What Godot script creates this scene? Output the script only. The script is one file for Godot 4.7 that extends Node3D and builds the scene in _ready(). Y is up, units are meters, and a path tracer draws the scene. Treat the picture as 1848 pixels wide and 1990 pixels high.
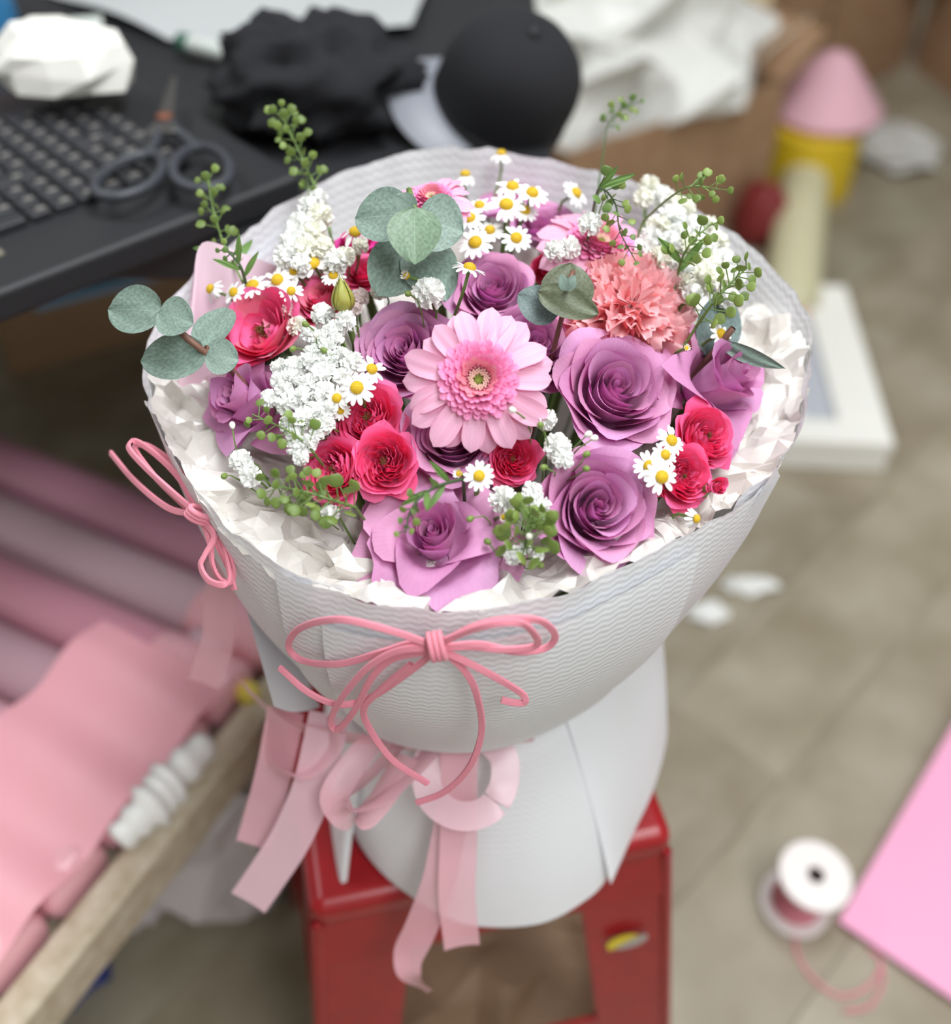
extends Node3D
# A wrapped bouquet on a red plastic stool in a florist's workroom.

var M := {}
var rng := RandomNumberGenerator.new()
var taken := {}
const TILT := 0.24435            # the mouth of the bouquet leans 14 degrees
const MOUTH := Vector3(0, 0.78, 0)
const TIE := Vector3(0, 0.545, -0.005)   # where all the stems are tied

func _ready() -> void:
	rng.seed = 20240
	set_view()
	materials()
	room()
	wrap_and_lining()
	stool()
	flowers()
	greens()
	bows()
	background()

func set_view() -> void:
	var cam := Camera3D.new()
	cam.name = "camera"
	add_child(cam)
	cam.position = Vector3(0, 1.143, 0.478)
	cam.rotation_degrees = Vector3(-44, 0, 0)
	cam.fov = 50.0
	cam.near = 0.05
	cam.far = 50.0
	var at := CameraAttributesPhysical.new()
	at.frustum_focal_length = 25.7341
	at.frustum_focus_distance = 0.555
	at.frustum_near = 0.05
	at.frustum_far = 50.0
	at.exposure_aperture = 1.9
	cam.attributes = at
	cam.fov = 50.0
	cam.current = true
	var we := WorldEnvironment.new()
	we.name = "environment"
	var e := Environment.new()
	e.background_mode = Environment.BG_COLOR
	e.background_color = Color(0.75, 0.8, 0.85)
	e.tonemap_mode = Environment.TONE_MAPPER_LINEAR
	e.tonemap_exposure = 0.375
	e.sdfgi_enabled = true
	e.ssao_enabled = true
	e.ssil_enabled = true
	we.environment = e
	add_child(we)
	# fluorescent ceiling fittings of the room; the last is added to brighten the wrap
	for q in [[Vector3(0.5, 2.62, -0.15), 12.5, "white fluorescent ceiling panel over the stool and bouquet"], [Vector3(-1.4, 2.62, -0.6), 6.0, "white fluorescent ceiling panel over the black work table"], [Vector3(0.7, 2.62, 1.35), 11.0, "unseen white ceiling panel added behind the camera to brighten the wrap"]]:
		ceiling_lamp(q[0], q[1], q[2])

func ceiling_lamp(at: Vector3, energy: float, label: String) -> void:
	var t := thing("ceiling_light", label, "lamp", at, "ceiling panels")
	var glow := mat(Color.WHITE, 0.5)
	glow.emission_enabled = true
	glow.emission = Color(0.97, 0.985, 1.0)
	glow.emission_energy_multiplier = 1.5
	part("housing", box(Vector3(0.66, 0.05, 1.26)), mat(c8(236, 236, 234), 0.5), t, Vector3(0, 0.05, 0))
	part("diffuser", box(Vector3(0.6, 0.02, 1.2)), glow, t, Vector3(0, 0.02, 0))
	var l := AreaLight3D.new()
	l.name = "panel_light"
	l.area_size = Vector2(0.6, 1.2)
	l.light_energy = energy
	l.light_color = Color(0.97, 0.985, 1.0)
	l.shadow_enabled = true
	l.area_range = 12.0
	l.rotation_degrees = Vector3(-90, 0, 0)
	l.position = Vector3(0, -0.005, 0)
	t.add_child(l)

# ------------------------------------------------------------------ helpers
func numbered(called: String) -> String:
	if not taken.has(called):
		taken[called] = 0
		return called
	taken[called] += 1
	return "%s_%03d" % [called, taken[called]]

func tag(o: Node3D, label: String, category: String, group := "") -> void:
	o.set_meta("label", label)
	o.set_meta("category", category)
	if group:
		o.set_meta("group", group)

func thing(called: String, label: String, category: String, at := Vector3.ZERO, group := "") -> Node3D:
	var o := Node3D.new()
	o.name = numbered(called)
	add_child(o, true)
	o.position = at
	tag(o, label, category, group)
	return o

func part(called: String, mesh: Mesh, mat: Material, parent: Node3D, at := Vector3.ZERO, b := Basis.IDENTITY) -> MeshInstance3D:
	var o := MeshInstance3D.new()
	o.name = called
	o.mesh = mesh
	o.material_override = mat
	o.transform = Transform3D(b, at)
	parent.add_child(o, true)
	return o

func single(called: String, mesh: Mesh, mat: Material, label: String, category: String, at := Vector3.ZERO, group := "") -> MeshInstance3D:
	var o := part(numbered(called), mesh, mat, self, at)
	tag(o, label, category, group)
	return o

func struct(called: String, mesh: Mesh, mat: Material, at: Vector3) -> MeshInstance3D:
	var o := part(called, mesh, mat, self, at)
	o.set_meta("kind", "structure")
	return o

func box(s: Vector3, bevel := 0.0) -> Mesh:
	if bevel <= 0.0:
		var b := BoxMesh.new()
		b.size = s
		return b
	var st := SurfaceTool.new()
	st.begin(Mesh.PRIMITIVE_TRIANGLES)
	bevel_box(st, s, bevel, Vector3.ZERO, Basis.IDENTITY)
	return st.commit()

# a box with rounded edges: a sphere grid pushed out to the corners
func bevel_box(st: SurfaceTool, s: Vector3, r: float, at: Vector3, b: Basis) -> void:
	var h := s * 0.5 - Vector3(r, r, r)
	var n := 3
	var rows := []
	for j in range(0, 2 * n + 2):
		var jj := j if j <= n else j - 1
		var la := PI * 0.5 - PI * float(jj) / (2 * n)
		var row := []
		var sy := 1.0 if j <= n else -1.0
		for i in range(0, 4 * n + 4):
			var q := i / (n + 1)
			var k := i - q
			var lo := TAU * float(k) / (4 * n)
			var sx: float = [1.0, -1.0, -1.0, 1.0][q]
			var sz: float = [1.0, 1.0, -1.0, -1.0][q]
			var d := Vector3(cos(la) * cos(lo), sin(la), cos(la) * sin(lo))
			row.append([b * (Vector3(h.x * sx, h.y * sy, h.z * sz) + d * r) + at, b * d])
		rows.append(row)
	for j in rows.size() - 1:
		var w: int = rows[j].size()
		for i in w:
			var a = rows[j][i]
			var c = rows[j][(i + 1) % w]
			var d = rows[j + 1][i]
			var e = rows[j + 1][(i + 1) % w]
			for v in [a, d, c, c, d, e]:
				st.set_normal(v[1])
				st.add_vertex(v[0])
	for e in [[0, [0, 1, 2, 0, 2, 3], Vector3.UP], [rows.size() - 1, [0, 2, 1, 0, 3, 2], Vector3.DOWN]]:
		for q in e[1]:
			st.set_normal(b * e[2])
			st.add_vertex(rows[e[0]][q * (n + 1)][0])

func grid(nu: int, nv: int, f: Callable, uvs := Vector2.ONE) -> ArrayMesh:
	var p := PackedVector3Array()
	var uv := PackedVector2Array()
	for j in nv + 1:
		for i in nu + 1:
			var q: Vector3 = f.call(float(i) / nu, float(j) / nv)
			p.append(q)
			uv.append(Vector2(float(i) / nu * uvs.x, float(j) / nv * uvs.y))
	return grid_from(p, uv, nu, nv)

func grid_from(p: PackedVector3Array, uv: PackedVector2Array, nu: int, nv: int) -> ArrayMesh:
	var ix := PackedInt32Array()
	var nn := PackedVector3Array()
	nn.resize(p.size())
	for j in nv:
		for i in nu:
			var a := j * (nu + 1) + i
			var b := a + 1
			var c := a + nu + 1
			var d := c + 1
			var n1 := (p[c] - p[a]).cross(p[b] - p[a])
			var n2 := (p[c] - p[b]).cross(p[d] - p[b])
			ix.append_array(PackedInt32Array([a, b, c, b, d, c]))
			nn[a] += n1
			nn[b] += n1 + n2
			nn[c] += n1 + n2
			nn[d] += n2
	for k in nn.size():
		nn[k] = nn[k].normalized() if nn[k].length_squared() > 1e-24 else Vector3.UP
	return arrays(p, nn, uv, ix)

func arrays(p: PackedVector3Array, nn: PackedVector3Array, uv: PackedVector2Array, ix: PackedInt32Array) -> ArrayMesh:
	var a := []
	a.resize(Mesh.ARRAY_MAX)
	a[Mesh.ARRAY_VERTEX] = p
	a[Mesh.ARRAY_NORMAL] = nn
	if uv.size() == p.size():
		a[Mesh.ARRAY_TEX_UV] = uv
	a[Mesh.ARRAY_INDEX] = ix
	var m := ArrayMesh.new()
	m.add_surface_from_arrays(Mesh.PRIMITIVE_TRIANGLES, a)
	return m

func flat_mesh(tris: PackedVector3Array) -> ArrayMesh:
	var nn := PackedVector3Array()
	for k in range(0, tris.size(), 3):
		var n := (tris[k + 2] - tris[k]).cross(tris[k + 1] - tris[k]).normalized()
		nn.append_array(PackedVector3Array([n, n, n]))
	return arrays(tris, nn, PackedVector2Array(), PackedInt32Array(range(tris.size())))

func spline(pts: Array, n: int, closed := false) -> Array:
	var out := []
	var c := pts.size()
	var segs := c if closed else c - 1
	for k in (n if closed else n + 1):
		var t := float(k) / n * segs
		var i := mini(int(t), segs - 1)
		var u := t - i
		var a: Vector3 = pts[(i - 1 + c) % c] if closed or i > 0 else pts[0] * 2.0 - pts[1]
		var b: Vector3 = pts[i % c]
		var d: Vector3 = pts[(i + 1) % c]
		var e: Vector3 = pts[(i + 2) % c] if closed or i + 2 < c else pts[c - 1] * 2.0 - pts[c - 2]
		out.append(0.5 * (2.0 * b + (d - a) * u + (2.0 * a - 5.0 * b + 4.0 * d - e) * u * u + (3.0 * b - a - 3.0 * d + e) * u * u * u))
	return out

# sweep an oval section (rx, ry) along points; taper(t) scales it; ref turns the section
func tube(pts: Array, rx: float, ry := -1.0, sides := 6, taper = null, ref := Vector3.ZERO) -> ArrayMesh:
	if ry < 0.0:
		ry = rx
	var n := pts.size()
	var p := PackedVector3Array()
	var side := Vector3.ZERO
	for k in n:
		var d: Vector3 = (pts[mini(k + 1, n - 1)] - pts[maxi(k - 1, 0)]).normalized()
		if ref != Vector3.ZERO:
			side = d.cross(ref).normalized()
		elif side == Vector3.ZERO:
			side = d.cross(Vector3(0.31, 0.2, 0.93)).normalized()
		else:
			side = (side - d * side.dot(d)).normalized()
		var up := side.cross(d)
		var s: float = taper.call(float(k) / (n - 1)) if taper != null else 1.0
		for i in sides + 1:
			var a := TAU * i / sides
			p.append(pts[k] + (side * cos(a) * rx + up * sin(a) * ry) * s)
	# closed ends
	var q := PackedVector3Array()
	for i in sides + 1:
		q.append(pts[0])
	q.append_array(p)
	for i in sides + 1:
		q.append(pts[n - 1])
	return grid_from(q, PackedVector2Array(), sides, n + 1)

func strip(pts: Array, wide: Array, half: float, across := 4, cup := 0.0) -> ArrayMesh:
	# a ribbon: centre line, direction of its width at each point
	var n := pts.size()
	var p := PackedVector3Array()
	var uv := PackedVector2Array()
	for k in n:
		var d: Vector3 = (pts[mini(k + 1, n - 1)] - pts[maxi(k - 1, 0)]).normalized()
		var w: Vector3 = (wide[k] - d * wide[k].dot(d)).normalized()
		var up := w.cross(d)
		for i in across + 1:
			var s := 2.0 * i / across - 1.0
			p.append(pts[k] + w * half * s + up * cup * (1.0 - s * s))
			uv.append(Vector2(float(i) / across, float(k) / n))
	return grid_from(p, uv, across, n - 1)

func lathe(profile: Array, sides := 24) -> ArrayMesh:
	return grid(sides, profile.size() - 1, func(u, v):
		var q: Vector2 = profile[int(round(v * (profile.size() - 1)))]
		return Vector3(q.x * cos(-u * TAU), q.y, q.x * sin(-u * TAU)))

func axis_basis(axis: Vector3, spin := 0.0, s := 1.0) -> Basis:
	var y := axis.normalized()
	var x := y.cross(Vector3(0.02, 0.1, 1.0)).normalized()
	var z := x.cross(y)
	return Basis(x, y, z) * Basis(Vector3.UP, spin) * Basis.from_scale(Vector3(s, s, s))

func dome_normal(p: Vector3) -> Vector3:
	var n := Vector3(0, cos(TILT), sin(TILT))
	var q := p - MOUTH
	var r := q - n * q.dot(n)
	return (n + r * 2.0).normalized()

func lin(a, b, t: float):
	return a + (b - a) * t

# ------------------------------------------------------------------ materials
func mat(c: Color, rough := 0.6, opt := {}) -> StandardMaterial3D:
	var m := StandardMaterial3D.new()
	m.albedo_color = c
	m.roughness = rough
	m.cull_mode = BaseMaterial3D.CULL_DISABLED
	if opt.has("back"):
		m.backlight_enabled = true
		m.backlight = opt.back
	if opt.has("tex"):
		m.albedo_texture = opt.tex
	if opt.has("uv"):
		m.uv1_scale = opt.uv
	if opt.has("tri"):
		m.uv1_triplanar = true
		m.uv1_scale = opt.tri
	if opt.has("world"):
		m.uv1_world_triplanar = true
	if opt.has("height"):
		m.heightmap_enabled = true
		m.heightmap_texture = opt.height
		m.heightmap_scale = opt.get("hs", 0.05)
	if opt.has("metal"):
		m.metallic = opt.metal
	if opt.has("spec"):
		m.metallic_specular = opt.spec
	if opt.has("coat"):
		m.clearcoat_enabled = true
		m.clearcoat = opt.coat
		m.clearcoat_roughness = opt.get("coat_rough", 0.2)
	if opt.has("rim"):
		m.rim_enabled = true
		m.rim = opt.rim
		m.rim_tint = 0.5
	if c.a < 1.0:
		m.transparency = BaseMaterial3D.TRANSPARENCY_ALPHA
	return m

func noise_tex(freq: float, lo: Color, hi: Color, w := 256, h := 256, sd := 1, type := FastNoiseLite.TYPE_SIMPLEX_SMOOTH) -> NoiseTexture2D:
	var n := FastNoiseLite.new()
	n.seed = sd
	n.frequency = freq
	n.noise_type = type
	n.fractal_octaves = 4
	var t := NoiseTexture2D.new()
	t.width = w
	t.height = h
	t.seamless = true
	t.noise = n
	var g := Gradient.new()
	g.set_color(0, lo)
	g.set_color(1, hi)
	t.color_ramp = g
	return t

func c8(r: float, g: float, b: float) -> Color:
	return Color(r / 255.0, g / 255.0, b / 255.0)

func materials() -> void:
	var vein := noise_tex(0.03, c8(242, 239, 242), Color.WHITE, 256, 64, 3)
	var lav_back := c8(150, 100, 150)
	M.lavender = mat(c8(224, 165, 208), 0.55, {"tex": vein, "uv": Vector3(6, 0.6, 1), "back": c8(190, 120, 185)})
	M.lavender_deep = mat(c8(214, 149, 192), 0.55, {"tex": vein, "uv": Vector3(6, 0.6, 1), "back": c8(180, 105, 165)})
	M.lavender_warm = mat(c8(226, 163, 200), 0.55, {"tex": vein, "uv": Vector3(6, 0.6, 1), "back": c8(190, 115, 175)})
	M.hot = mat(c8(255, 124, 180), 0.5, {"tex": vein, "uv": Vector3(6, 0.6, 1), "back": c8(190, 40, 80)})
	M.hot_deep = mat(c8(255, 100, 156), 0.5, {"tex": vein, "uv": Vector3(6, 0.6, 1), "back": c8(180, 30, 70)})
	M.hot_pale = mat(c8(252, 150, 178), 0.5, {"tex": vein, "uv": Vector3(6, 0.6, 1), "back": c8(190, 60, 90)})
	M.magenta = mat(c8(236, 66, 168), 0.5, {"tex": vein, "uv": Vector3(6, 0.6, 1), "back": c8(170, 30, 100)})
	M.gerbera = mat(c8(253, 212, 231), 0.5, {"tex": noise_tex(0.02, c8(240, 205, 224), Color.WHITE, 256, 32, 5), "uv": Vector3(3, 0.3, 1), "back": c8(200, 130, 160)})
	M.gerbera_mid = mat(c8(246, 160, 204), 0.5, {"back": c8(190, 90, 140)})
	M.gerbera_in = mat(c8(236, 150, 170), 0.55, {"back": c8(180, 90, 110)})
	M.gerbera_tip = mat(c8(238, 205, 190), 0.6)
	M.lime = mat(c8(176, 188, 96), 0.6)
	M.carnation = mat(c8(255, 210, 214), 0.55, {"tex": vein, "uv": Vector3(5, 0.5, 1), "back": c8(225, 170, 162)})
	M.carnation_deep = mat(c8(255, 194, 200), 0.55, {"tex": vein, "uv": Vector3(5, 0.5, 1), "back": c8(225, 158, 150)})
	M.white_petal = mat(c8(252, 252, 249), 0.55, {"back": c8(160, 162, 158)})
	M.cream_petal = mat(c8(250, 249, 238), 0.55, {"back": c8(160, 160, 150)})
	M.blush_petal = mat(c8(240, 226, 222), 0.55, {"back": c8(160, 150, 148)})
	M.yolk = mat(c8(236, 202, 44), 0.7, {"tex": noise_tex(0.12, c8(205, 190, 150), Color.WHITE, 64, 64, 9), "tri": Vector3(300, 300, 300)})
	M.stamen = mat(c8(120, 88, 48), 0.8)
	M.stem = mat(c8(104, 130, 66), 0.5)
	M.stem_brown = mat(c8(120, 84, 70), 0.55)
	M.stem_dark = mat(c8(70, 92, 56), 0.55)
	M.sepal = mat(c8(96, 128, 66), 0.5, {"back": c8(80, 110, 40)})
	M.bud = mat(c8(172, 176, 92), 0.5, {"tex": noise_tex(0.02, c8(200, 180, 130), Color.WHITE, 128, 64, 12), "tri": Vector3(60, 60, 60)})
	M.pod = mat(c8(98, 118, 54), 0.5, {"back": c8(90, 115, 45)})
	M.pod_dark = mat(c8(92, 120, 62), 0.5, {"back": c8(90, 125, 45)})
	M.pod_lime = mat(c8(120, 140, 68), 0.5, {"back": c8(95, 118, 50)})
	var lt := leaf_texture()
	M.euca = mat(c8(136, 158, 147), 0.55, {"tex": lt, "back": c8(70, 90, 70)})
	M.euca_green = mat(c8(132, 158, 132), 0.5, {"tex": lt, "back": c8(80, 100, 70)})
	M.euca_olive = mat(c8(112, 120, 94), 0.5, {"tex": lt, "back": c8(80, 90, 60)})
	M.euca_dark = mat(c8(112, 130, 128), 0.55, {"tex": lt, "back": c8(60, 75, 65)})
	var rib := rib_texture()
	M.paper = mat(c8(240, 241, 243), 0.5, {"height": rib, "hs": 0.024, "back": c8(150, 152, 156), "uv": Vector3(1, 1, 1)})
	M.paper_plain = mat(c8(238, 239, 242), 0.5, {"back": c8(150, 152, 156)})
	M.tissue = mat(c8(229, 224, 217), 0.22, {"coat": 0.6, "coat_rough": 0.12, "back": c8(150, 146, 140)})
	M.tissue_pink = mat(c8(236, 204, 218), 0.4, {"back": c8(160, 130, 140)})
	M.cord = mat(c8(240, 150, 168), 0.9, {"rim": 0.6, "tex": noise_tex(0.15, c8(225, 215, 215), Color.WHITE, 128, 128, 21), "tri": Vector3(60, 60, 60)})
	M.ribbon = mat(Color(0.93, 0.71, 0.75, 0.72), 0.35)
	M.ribbon_pale = mat(Color(0.92, 0.76, 0.8, 0.82), 0.35)
	M.red = mat(c8(158, 20, 28), 0.32, {"spec": 0.5, "tex": noise_tex(0.03, c8(232, 225, 225), Color.WHITE, 256, 256, 23), "tri": Vector3(4, 4, 4)})
	M.white_plastic = mat(c8(236, 236, 234), 0.5)

func leaf_texture() -> ImageTexture:
	var n := 256
	var im := Image.create(n, n, false, Image.FORMAT_RGB8)
	var fn := FastNoiseLite.new()
	fn.seed = 4
	fn.frequency = 0.04
	fn.fractal_octaves = 4
	for y in n:
		for x in n:
			var u := absf(float(x) / n - 0.5)
			var v := float(y) / n
			var k := 0.86 + 0.16 * fn.get_noise_2d(x, y)
			var w := v * 9.0 - u * 9.0 + 0.25 * fn.get_noise_2d(x * 2.0, y)
			var d := absf(w - round(w)) / 9.0
			if d < 0.006:
				k += 0.1
			if u < 0.010:
				k += 0.16
			var spot := fn.get_noise_2d(x * 3.0 + 500.0, y * 3.0)
			if spot > 0.28:
				k += 0.1
			im.set_pixel(x, y, Color(k, k, k * 0.99))
	im.generate_mipmaps()
	return ImageTexture.create_from_image(im)

func rib_texture() -> ImageTexture:
	# one tile: four pressed ribs with a wavy run
	var n := 256
	var im := Image.create(n, n, false, Image.FORMAT_RGB8)
	for y in n:
		for x in n:
			var u := float(x) / n
			var v := float(y) / n
			var h := 0.5 + 0.5 * sin(TAU * (v * 4.0 + 0.16 * sin(TAU * u * 3.0)))
			h = h * (0.8 + 0.2 * sin(TAU * (u * 6.0 + v * 2.0)))
			im.set_pixel(x, y, Color(h, h, h))
	return ImageTexture.create_from_image(im)

# ------------------------------------------------------------------ room
func room() -> void:
	var planks := []
	for k in 5:
		var base: Color = [c8(166, 157, 138), c8(159, 150, 131), c8(171, 162, 143), c8(154, 147, 129), c8(163, 153, 135)][k]
		planks.append(mat(base, 0.42, {"tex": noise_tex(0.012, c8(206, 200, 190), Color.WHITE, 512, 64, 40 + k), "uv": Vector3(1, 1, 1)}))
	var fl := struct("floor", box(Vector3(6.4, 0.1, 6.4)), mat(c8(120, 110, 95), 0.6), Vector3(0, -0.062, -0.6))
	var turn := Basis(Vector3.UP, deg_to_rad(47))
	var boards := []
	for k in 3:
		boards.append(plank_mesh(1.2035, 0.1602, 0.012, k))
	for j in range(-9, 22):
		for i in range(-2, 3):
			var c := turn * Vector3(i * 1.204 + fposmod(j * 0.47, 1.2) + 0.1, 0, -j * 0.1605 + 0.2)
			c += Vector3(0.3, 0, -0.35)
			if absf(c.x) > 2.5 or c.z < -3.1 or c.z > 1.3:
				continue
			part("plank", boards[(j * 3 + i * 2 + 30) % 3], planks[(j * 7 + i * 3 + 60) % 5], fl, Vector3(c.x, 0.056, c.z + 0.6), turn)
	var wall := mat(c8(226, 226, 222), 0.8)
	struct("ceiling", box(Vector3(6.4, 0.1, 6.4)), wall, Vector3(0, 2.76, -0.6))
	struct("wall_back", box(Vector3(6.4, 2.9, 0.1)), wall, Vector3(0, 1.32, -3.8))
	struct("wall_front", box(Vector3(6.4, 2.9, 0.1)), wall, Vector3(0, 1.32, 2.6))
	struct("wall_left", box(Vector3(0.1, 2.9, 6.3)), wall, Vector3(-3.15, 1.32, -0.6))
	struct("wall_right", box(Vector3(0.1, 2.9, 6.3)), wall, Vector3(3.15, 1.32, -0.6))

func plank_mesh(l: float, w: float, h: float, k: int) -> ArrayMesh:
	# top with small chamfers, uv along the board
	var p := PackedVector3Array()
	var uv := PackedVector2Array()
	var ys := [0.0, h - 0.0006, h, h, h - 0.0006, 0.0]
	var zs := [-w / 2, -w / 2, -w / 2 + 0.0008, w / 2 - 0.0008, w / 2, w / 2]
	for i in 6:
		for e in 2:
			p.append(Vector3((e - 0.5) * l, ys[i] - h / 2, zs[i]))
			uv.append(Vector2(e * 0.9 + k * 0.31, zs[i] / w + k * 0.37))
	return grid_from(p, uv, 1, 5)

# ------------------------------------------------------------------ wrap
var RIM := [Vector3(-0.0241, 0.8256, -0.1831), Vector3(-0.0721, 0.8216, -0.1668), Vector3(-0.1143, 0.8138, -0.1355), Vector3(-0.1492, 0.8049, -0.0917), Vector3(-0.1738, 0.7956, -0.0544), Vector3(-0.1826, 0.7854, -0.0215), Vector3(-0.1729, 0.7790, 0.0206), Vector3(-0.1498, 0.7730, 0.0611), Vector3(-0.1216, 0.7662, 0.0968), Vector3(-0.0786, 0.7606, 0.1274), Vector3(-0.0224, 0.7592, 0.1413), Vector3(0.0326, 0.7606, 0.1356), Vector3(0.0909, 0.7661, 0.1055), Vector3(0.1325, 0.7689, 0.0777), Vector3(0.1626, 0.7725, 0.0465), Vector3(0.1816, 0.7801, -0.0004), Vector3(0.1871, 0.7918, -0.0472), Vector3(0.1681, 0.8025, -0.0901), Vector3(0.1273, 0.8135, -0.1342), Vector3(0.0726, 0.8207, -0.1631), Vector3(0.0247, 0.8244, -0.1779)]
var HEM := [Vector3(-0.0229, 0.6020, -0.1150), Vector3(-0.0533, 0.6020, -0.1068), Vector3(-0.0817, 0.6020, -0.0896), Vector3(-0.1053, 0.6020, -0.0626), Vector3(-0.1170, 0.6020, -0.0375), Vector3(-0.1215, 0.6020, -0.0171), Vector3(-0.1214, 0.6020, 0.0092), Vector3(-0.1138, 0.6020, 0.0383), Vector3(-0.0974, 0.6020, 0.0658), Vector3(-0.0680, 0.6020, 0.0913), Vector3(-0.0259, 0.6020, 0.1066), Vector3(0.0187, 0.6048, 0.1049), Vector3(0.0665, 0.6098, 0.0809), Vector3(0.0906, 0.6124, 0.0526), Vector3(0.1018, 0.6135, 0.0268), Vector3(0.1062, 0.6140, -0.0042), Vector3(0.1028, 0.6136, -0.0314), Vector3(0.0927, 0.6126, -0.0569), Vector3(0.0706, 0.6103, -0.0852), Vector3(0.0384, 0.6069, -0.1063), Vector3(0.0077, 0.6036, -0.1149)]

func wrap_point(rim: Array, hem: Array, t: float, v: float, out := 0.0, bulge := 0.012) -> Vector3:
	var n := rim.size()
	var x := fposmod(t, 1.0) * n
	var i := int(x) % n
	var u := x - floorf(x)
	var r := []
	for s in [rim, hem]:
		var a: Vector3 = s[(i - 1 + n) % n]
		var b: Vector3 = s[i]
		var d: Vector3 = s[(i + 1) % n]
		var e: Vector3 = s[(i + 2) % n]
		r.append(0.5 * (2.0 * b + (d - a) * u + (2.0 * a - 5.0 * b + 4.0 * d - e) * u * u + (3.0 * b - a - 3.0 * d + e) * u * u * u))
	var p: Vector3 = r[0].lerp(r[1], v)
	var o := Vector3(p.x, 0, p.z).normalized()
	return p + o * (out + bulge * sin(PI * clampf(v, 0, 1)))

func wrap_and_lining() -> void:
	var t := thing("bouquet_wrap", "white ribbed paper wrap around the bouquet, flared like a bowl over a skirt", "wrapping paper", Vector3.ZERO)
	var fn := FastNoiseLite.new()
	fn.seed = 8
	fn.frequency = 1.0
	# uv in metres / tile of 18 mm
	var tile := 0.0185
	var sheet := func(t0: float, t1: float, v0: Callable, v1: Callable, out: Callable, nu: int, nv: int) -> ArrayMesh:
		var p := PackedVector3Array()
		var uv := PackedVector2Array()
		for j in nv + 1:
			for i in nu + 1:
				var u := float(i) / nu
				var w := float(j) / nv
				var tt: float = lin(t0, t1, u)
				var vv: float = lin(v0.call(u), v1.call(u), w)
				var q := wrap_point(RIM, HEM, tt, vv, out.call(u, w))
				q += Vector3(fn.get_noise_2d(tt * 40.0, 3.0), fn.get_noise_2d(tt * 40.0, 9.0), fn.get_noise_2d(tt * 40.0, 17.0)) * 0.003 * exp(-vv * 14.0)
				p.append(q)
				uv.append(Vector2(tt * 1.0 / tile / 1.0, vv * 0.17 / tile))
		return grid_from(p, uv, nu, nv)
	# the main sheet: round the back and both sides
	part("outer_sheet", sheet.call(-0.385, 0.43, func(_u): return 0.0, func(_u): return 1.0, func(_u, _w): return 0.0, 150, 20), M.paper, t)
	# an inner sheet, its edge a little lower at the sides
	part("inner_sheet", sheet.call(0.10, 0.44, func(u): return 0.05 + 0.05 * sin(u * PI) + 0.012 * sin(u * 23.0), func(_u): return 0.8, func(_u, w): return -0.007 - 0.004 * w, 60, 10), M.paper, t)
	# the front sheet, lapped over the ends of the main one
	part("front_sheet", sheet.call(0.415, 0.645, func(u): return -0.01 + 0.02 * u, func(u): return 1.04 - 0.06 * absf(u - 0.5), func(u, _w): return 0.004, 80, 20), M.paper, t)
	# the narrow band stapled over it, with its own straight top edge
	part("front_band", sheet.call(0.438, 0.585, func(u): return 0.13 - 0.06 * u, func(u): return 1.03, func(u, _w): return 0.0085, 60, 18), M.paper, t)
	# plain corner folded out at one end
	part("folded_corner", grid(8, 14, func(u, v):
		var a: Vector3 = lin(Vector3(-0.1550, 0.6776, 0.0005), Vector3(-0.1133, 0.6362, 0.1100), v)
		var b: Vector3 = lin(Vector3(-0.1494, 0.6659, -0.0001), Vector3(-0.0955, 0.5880, 0.0758), v)
		var q: Vector3 = lin(a, b, u)
		return q + Vector3(-0.3, 0, 1) * 0.004 * sin(u * PI) * v), M.paper_plain, t)
	# fold at the other end: a pleat that stands off
	part("side_pleat", grid(8, 14, func(u, v):
		var a: Vector3 = lin(Vector3(0.1492, 0.7804, 0.0705), Vector3(0.0890, 0.6475, 0.0876), v)
		var b: Vector3 = lin(Vector3(0.1554, 0.7672, 0.0624), Vector3(0.1137, 0.6434, 0.0638), v)
		var q: Vector3 = lin(a, b, u)
		return q + Vector3(0.5, 0, 0.5) * 0.006 * sin(v * PI)), M.paper_plain, t)
	# the skirt: sheets that leave the tie and flare over the seat
	var tie := []
	skirt(t, Vector3(-0.0726, 0.5450, 0.0943), [Vector3(-0.0899, 0.5000, 0.0573), Vector3(-0.0821, 0.4700, 0.0868), Vector3(-0.0604, 0.4550, 0.1128), Vector3(-0.0253, 0.4470, 0.1351), Vector3(0.0020, 0.4430, 0.1431), Vector3(0.0430, 0.4440, 0.1415), Vector3(0.0745, 0.4480, 0.1258), Vector3(0.0892, 0.4520, 0.1112)], [Vector3(-0.075, 0.60, 0.045), Vector3(-0.06, 0.60, 0.06), Vector3(-0.035, 0.60, 0.07), Vector3(-0.01, 0.60, 0.075), Vector3(0.01, 0.60, 0.075), Vector3(0.03, 0.60, 0.07), Vector3(0.05, 0.60, 0.06), Vector3(0.058, 0.60, 0.05)], 0.012)
	skirt(t, Vector3.ZERO, [Vector3(0.0890, 0.4560, 0.1226), Vector3(0.1067, 0.4580, 0.0877), Vector3(0.1228, 0.4620, 0.0579), Vector3(0.1344, 0.4750, 0.0281), Vector3(0.1341, 0.5000, 0.0147), Vector3(0.1278, 0.5400, -0.0043)], [Vector3(0.045, 0.61, 0.062), Vector3(0.07, 0.615, 0.05), Vector3(0.085, 0.62, 0.035), Vector3(0.10, 0.62, 0.02), Vector3(0.105, 0.62, 0.0), Vector3(0.11, 0.62, -0.02)], 0.006)
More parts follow.
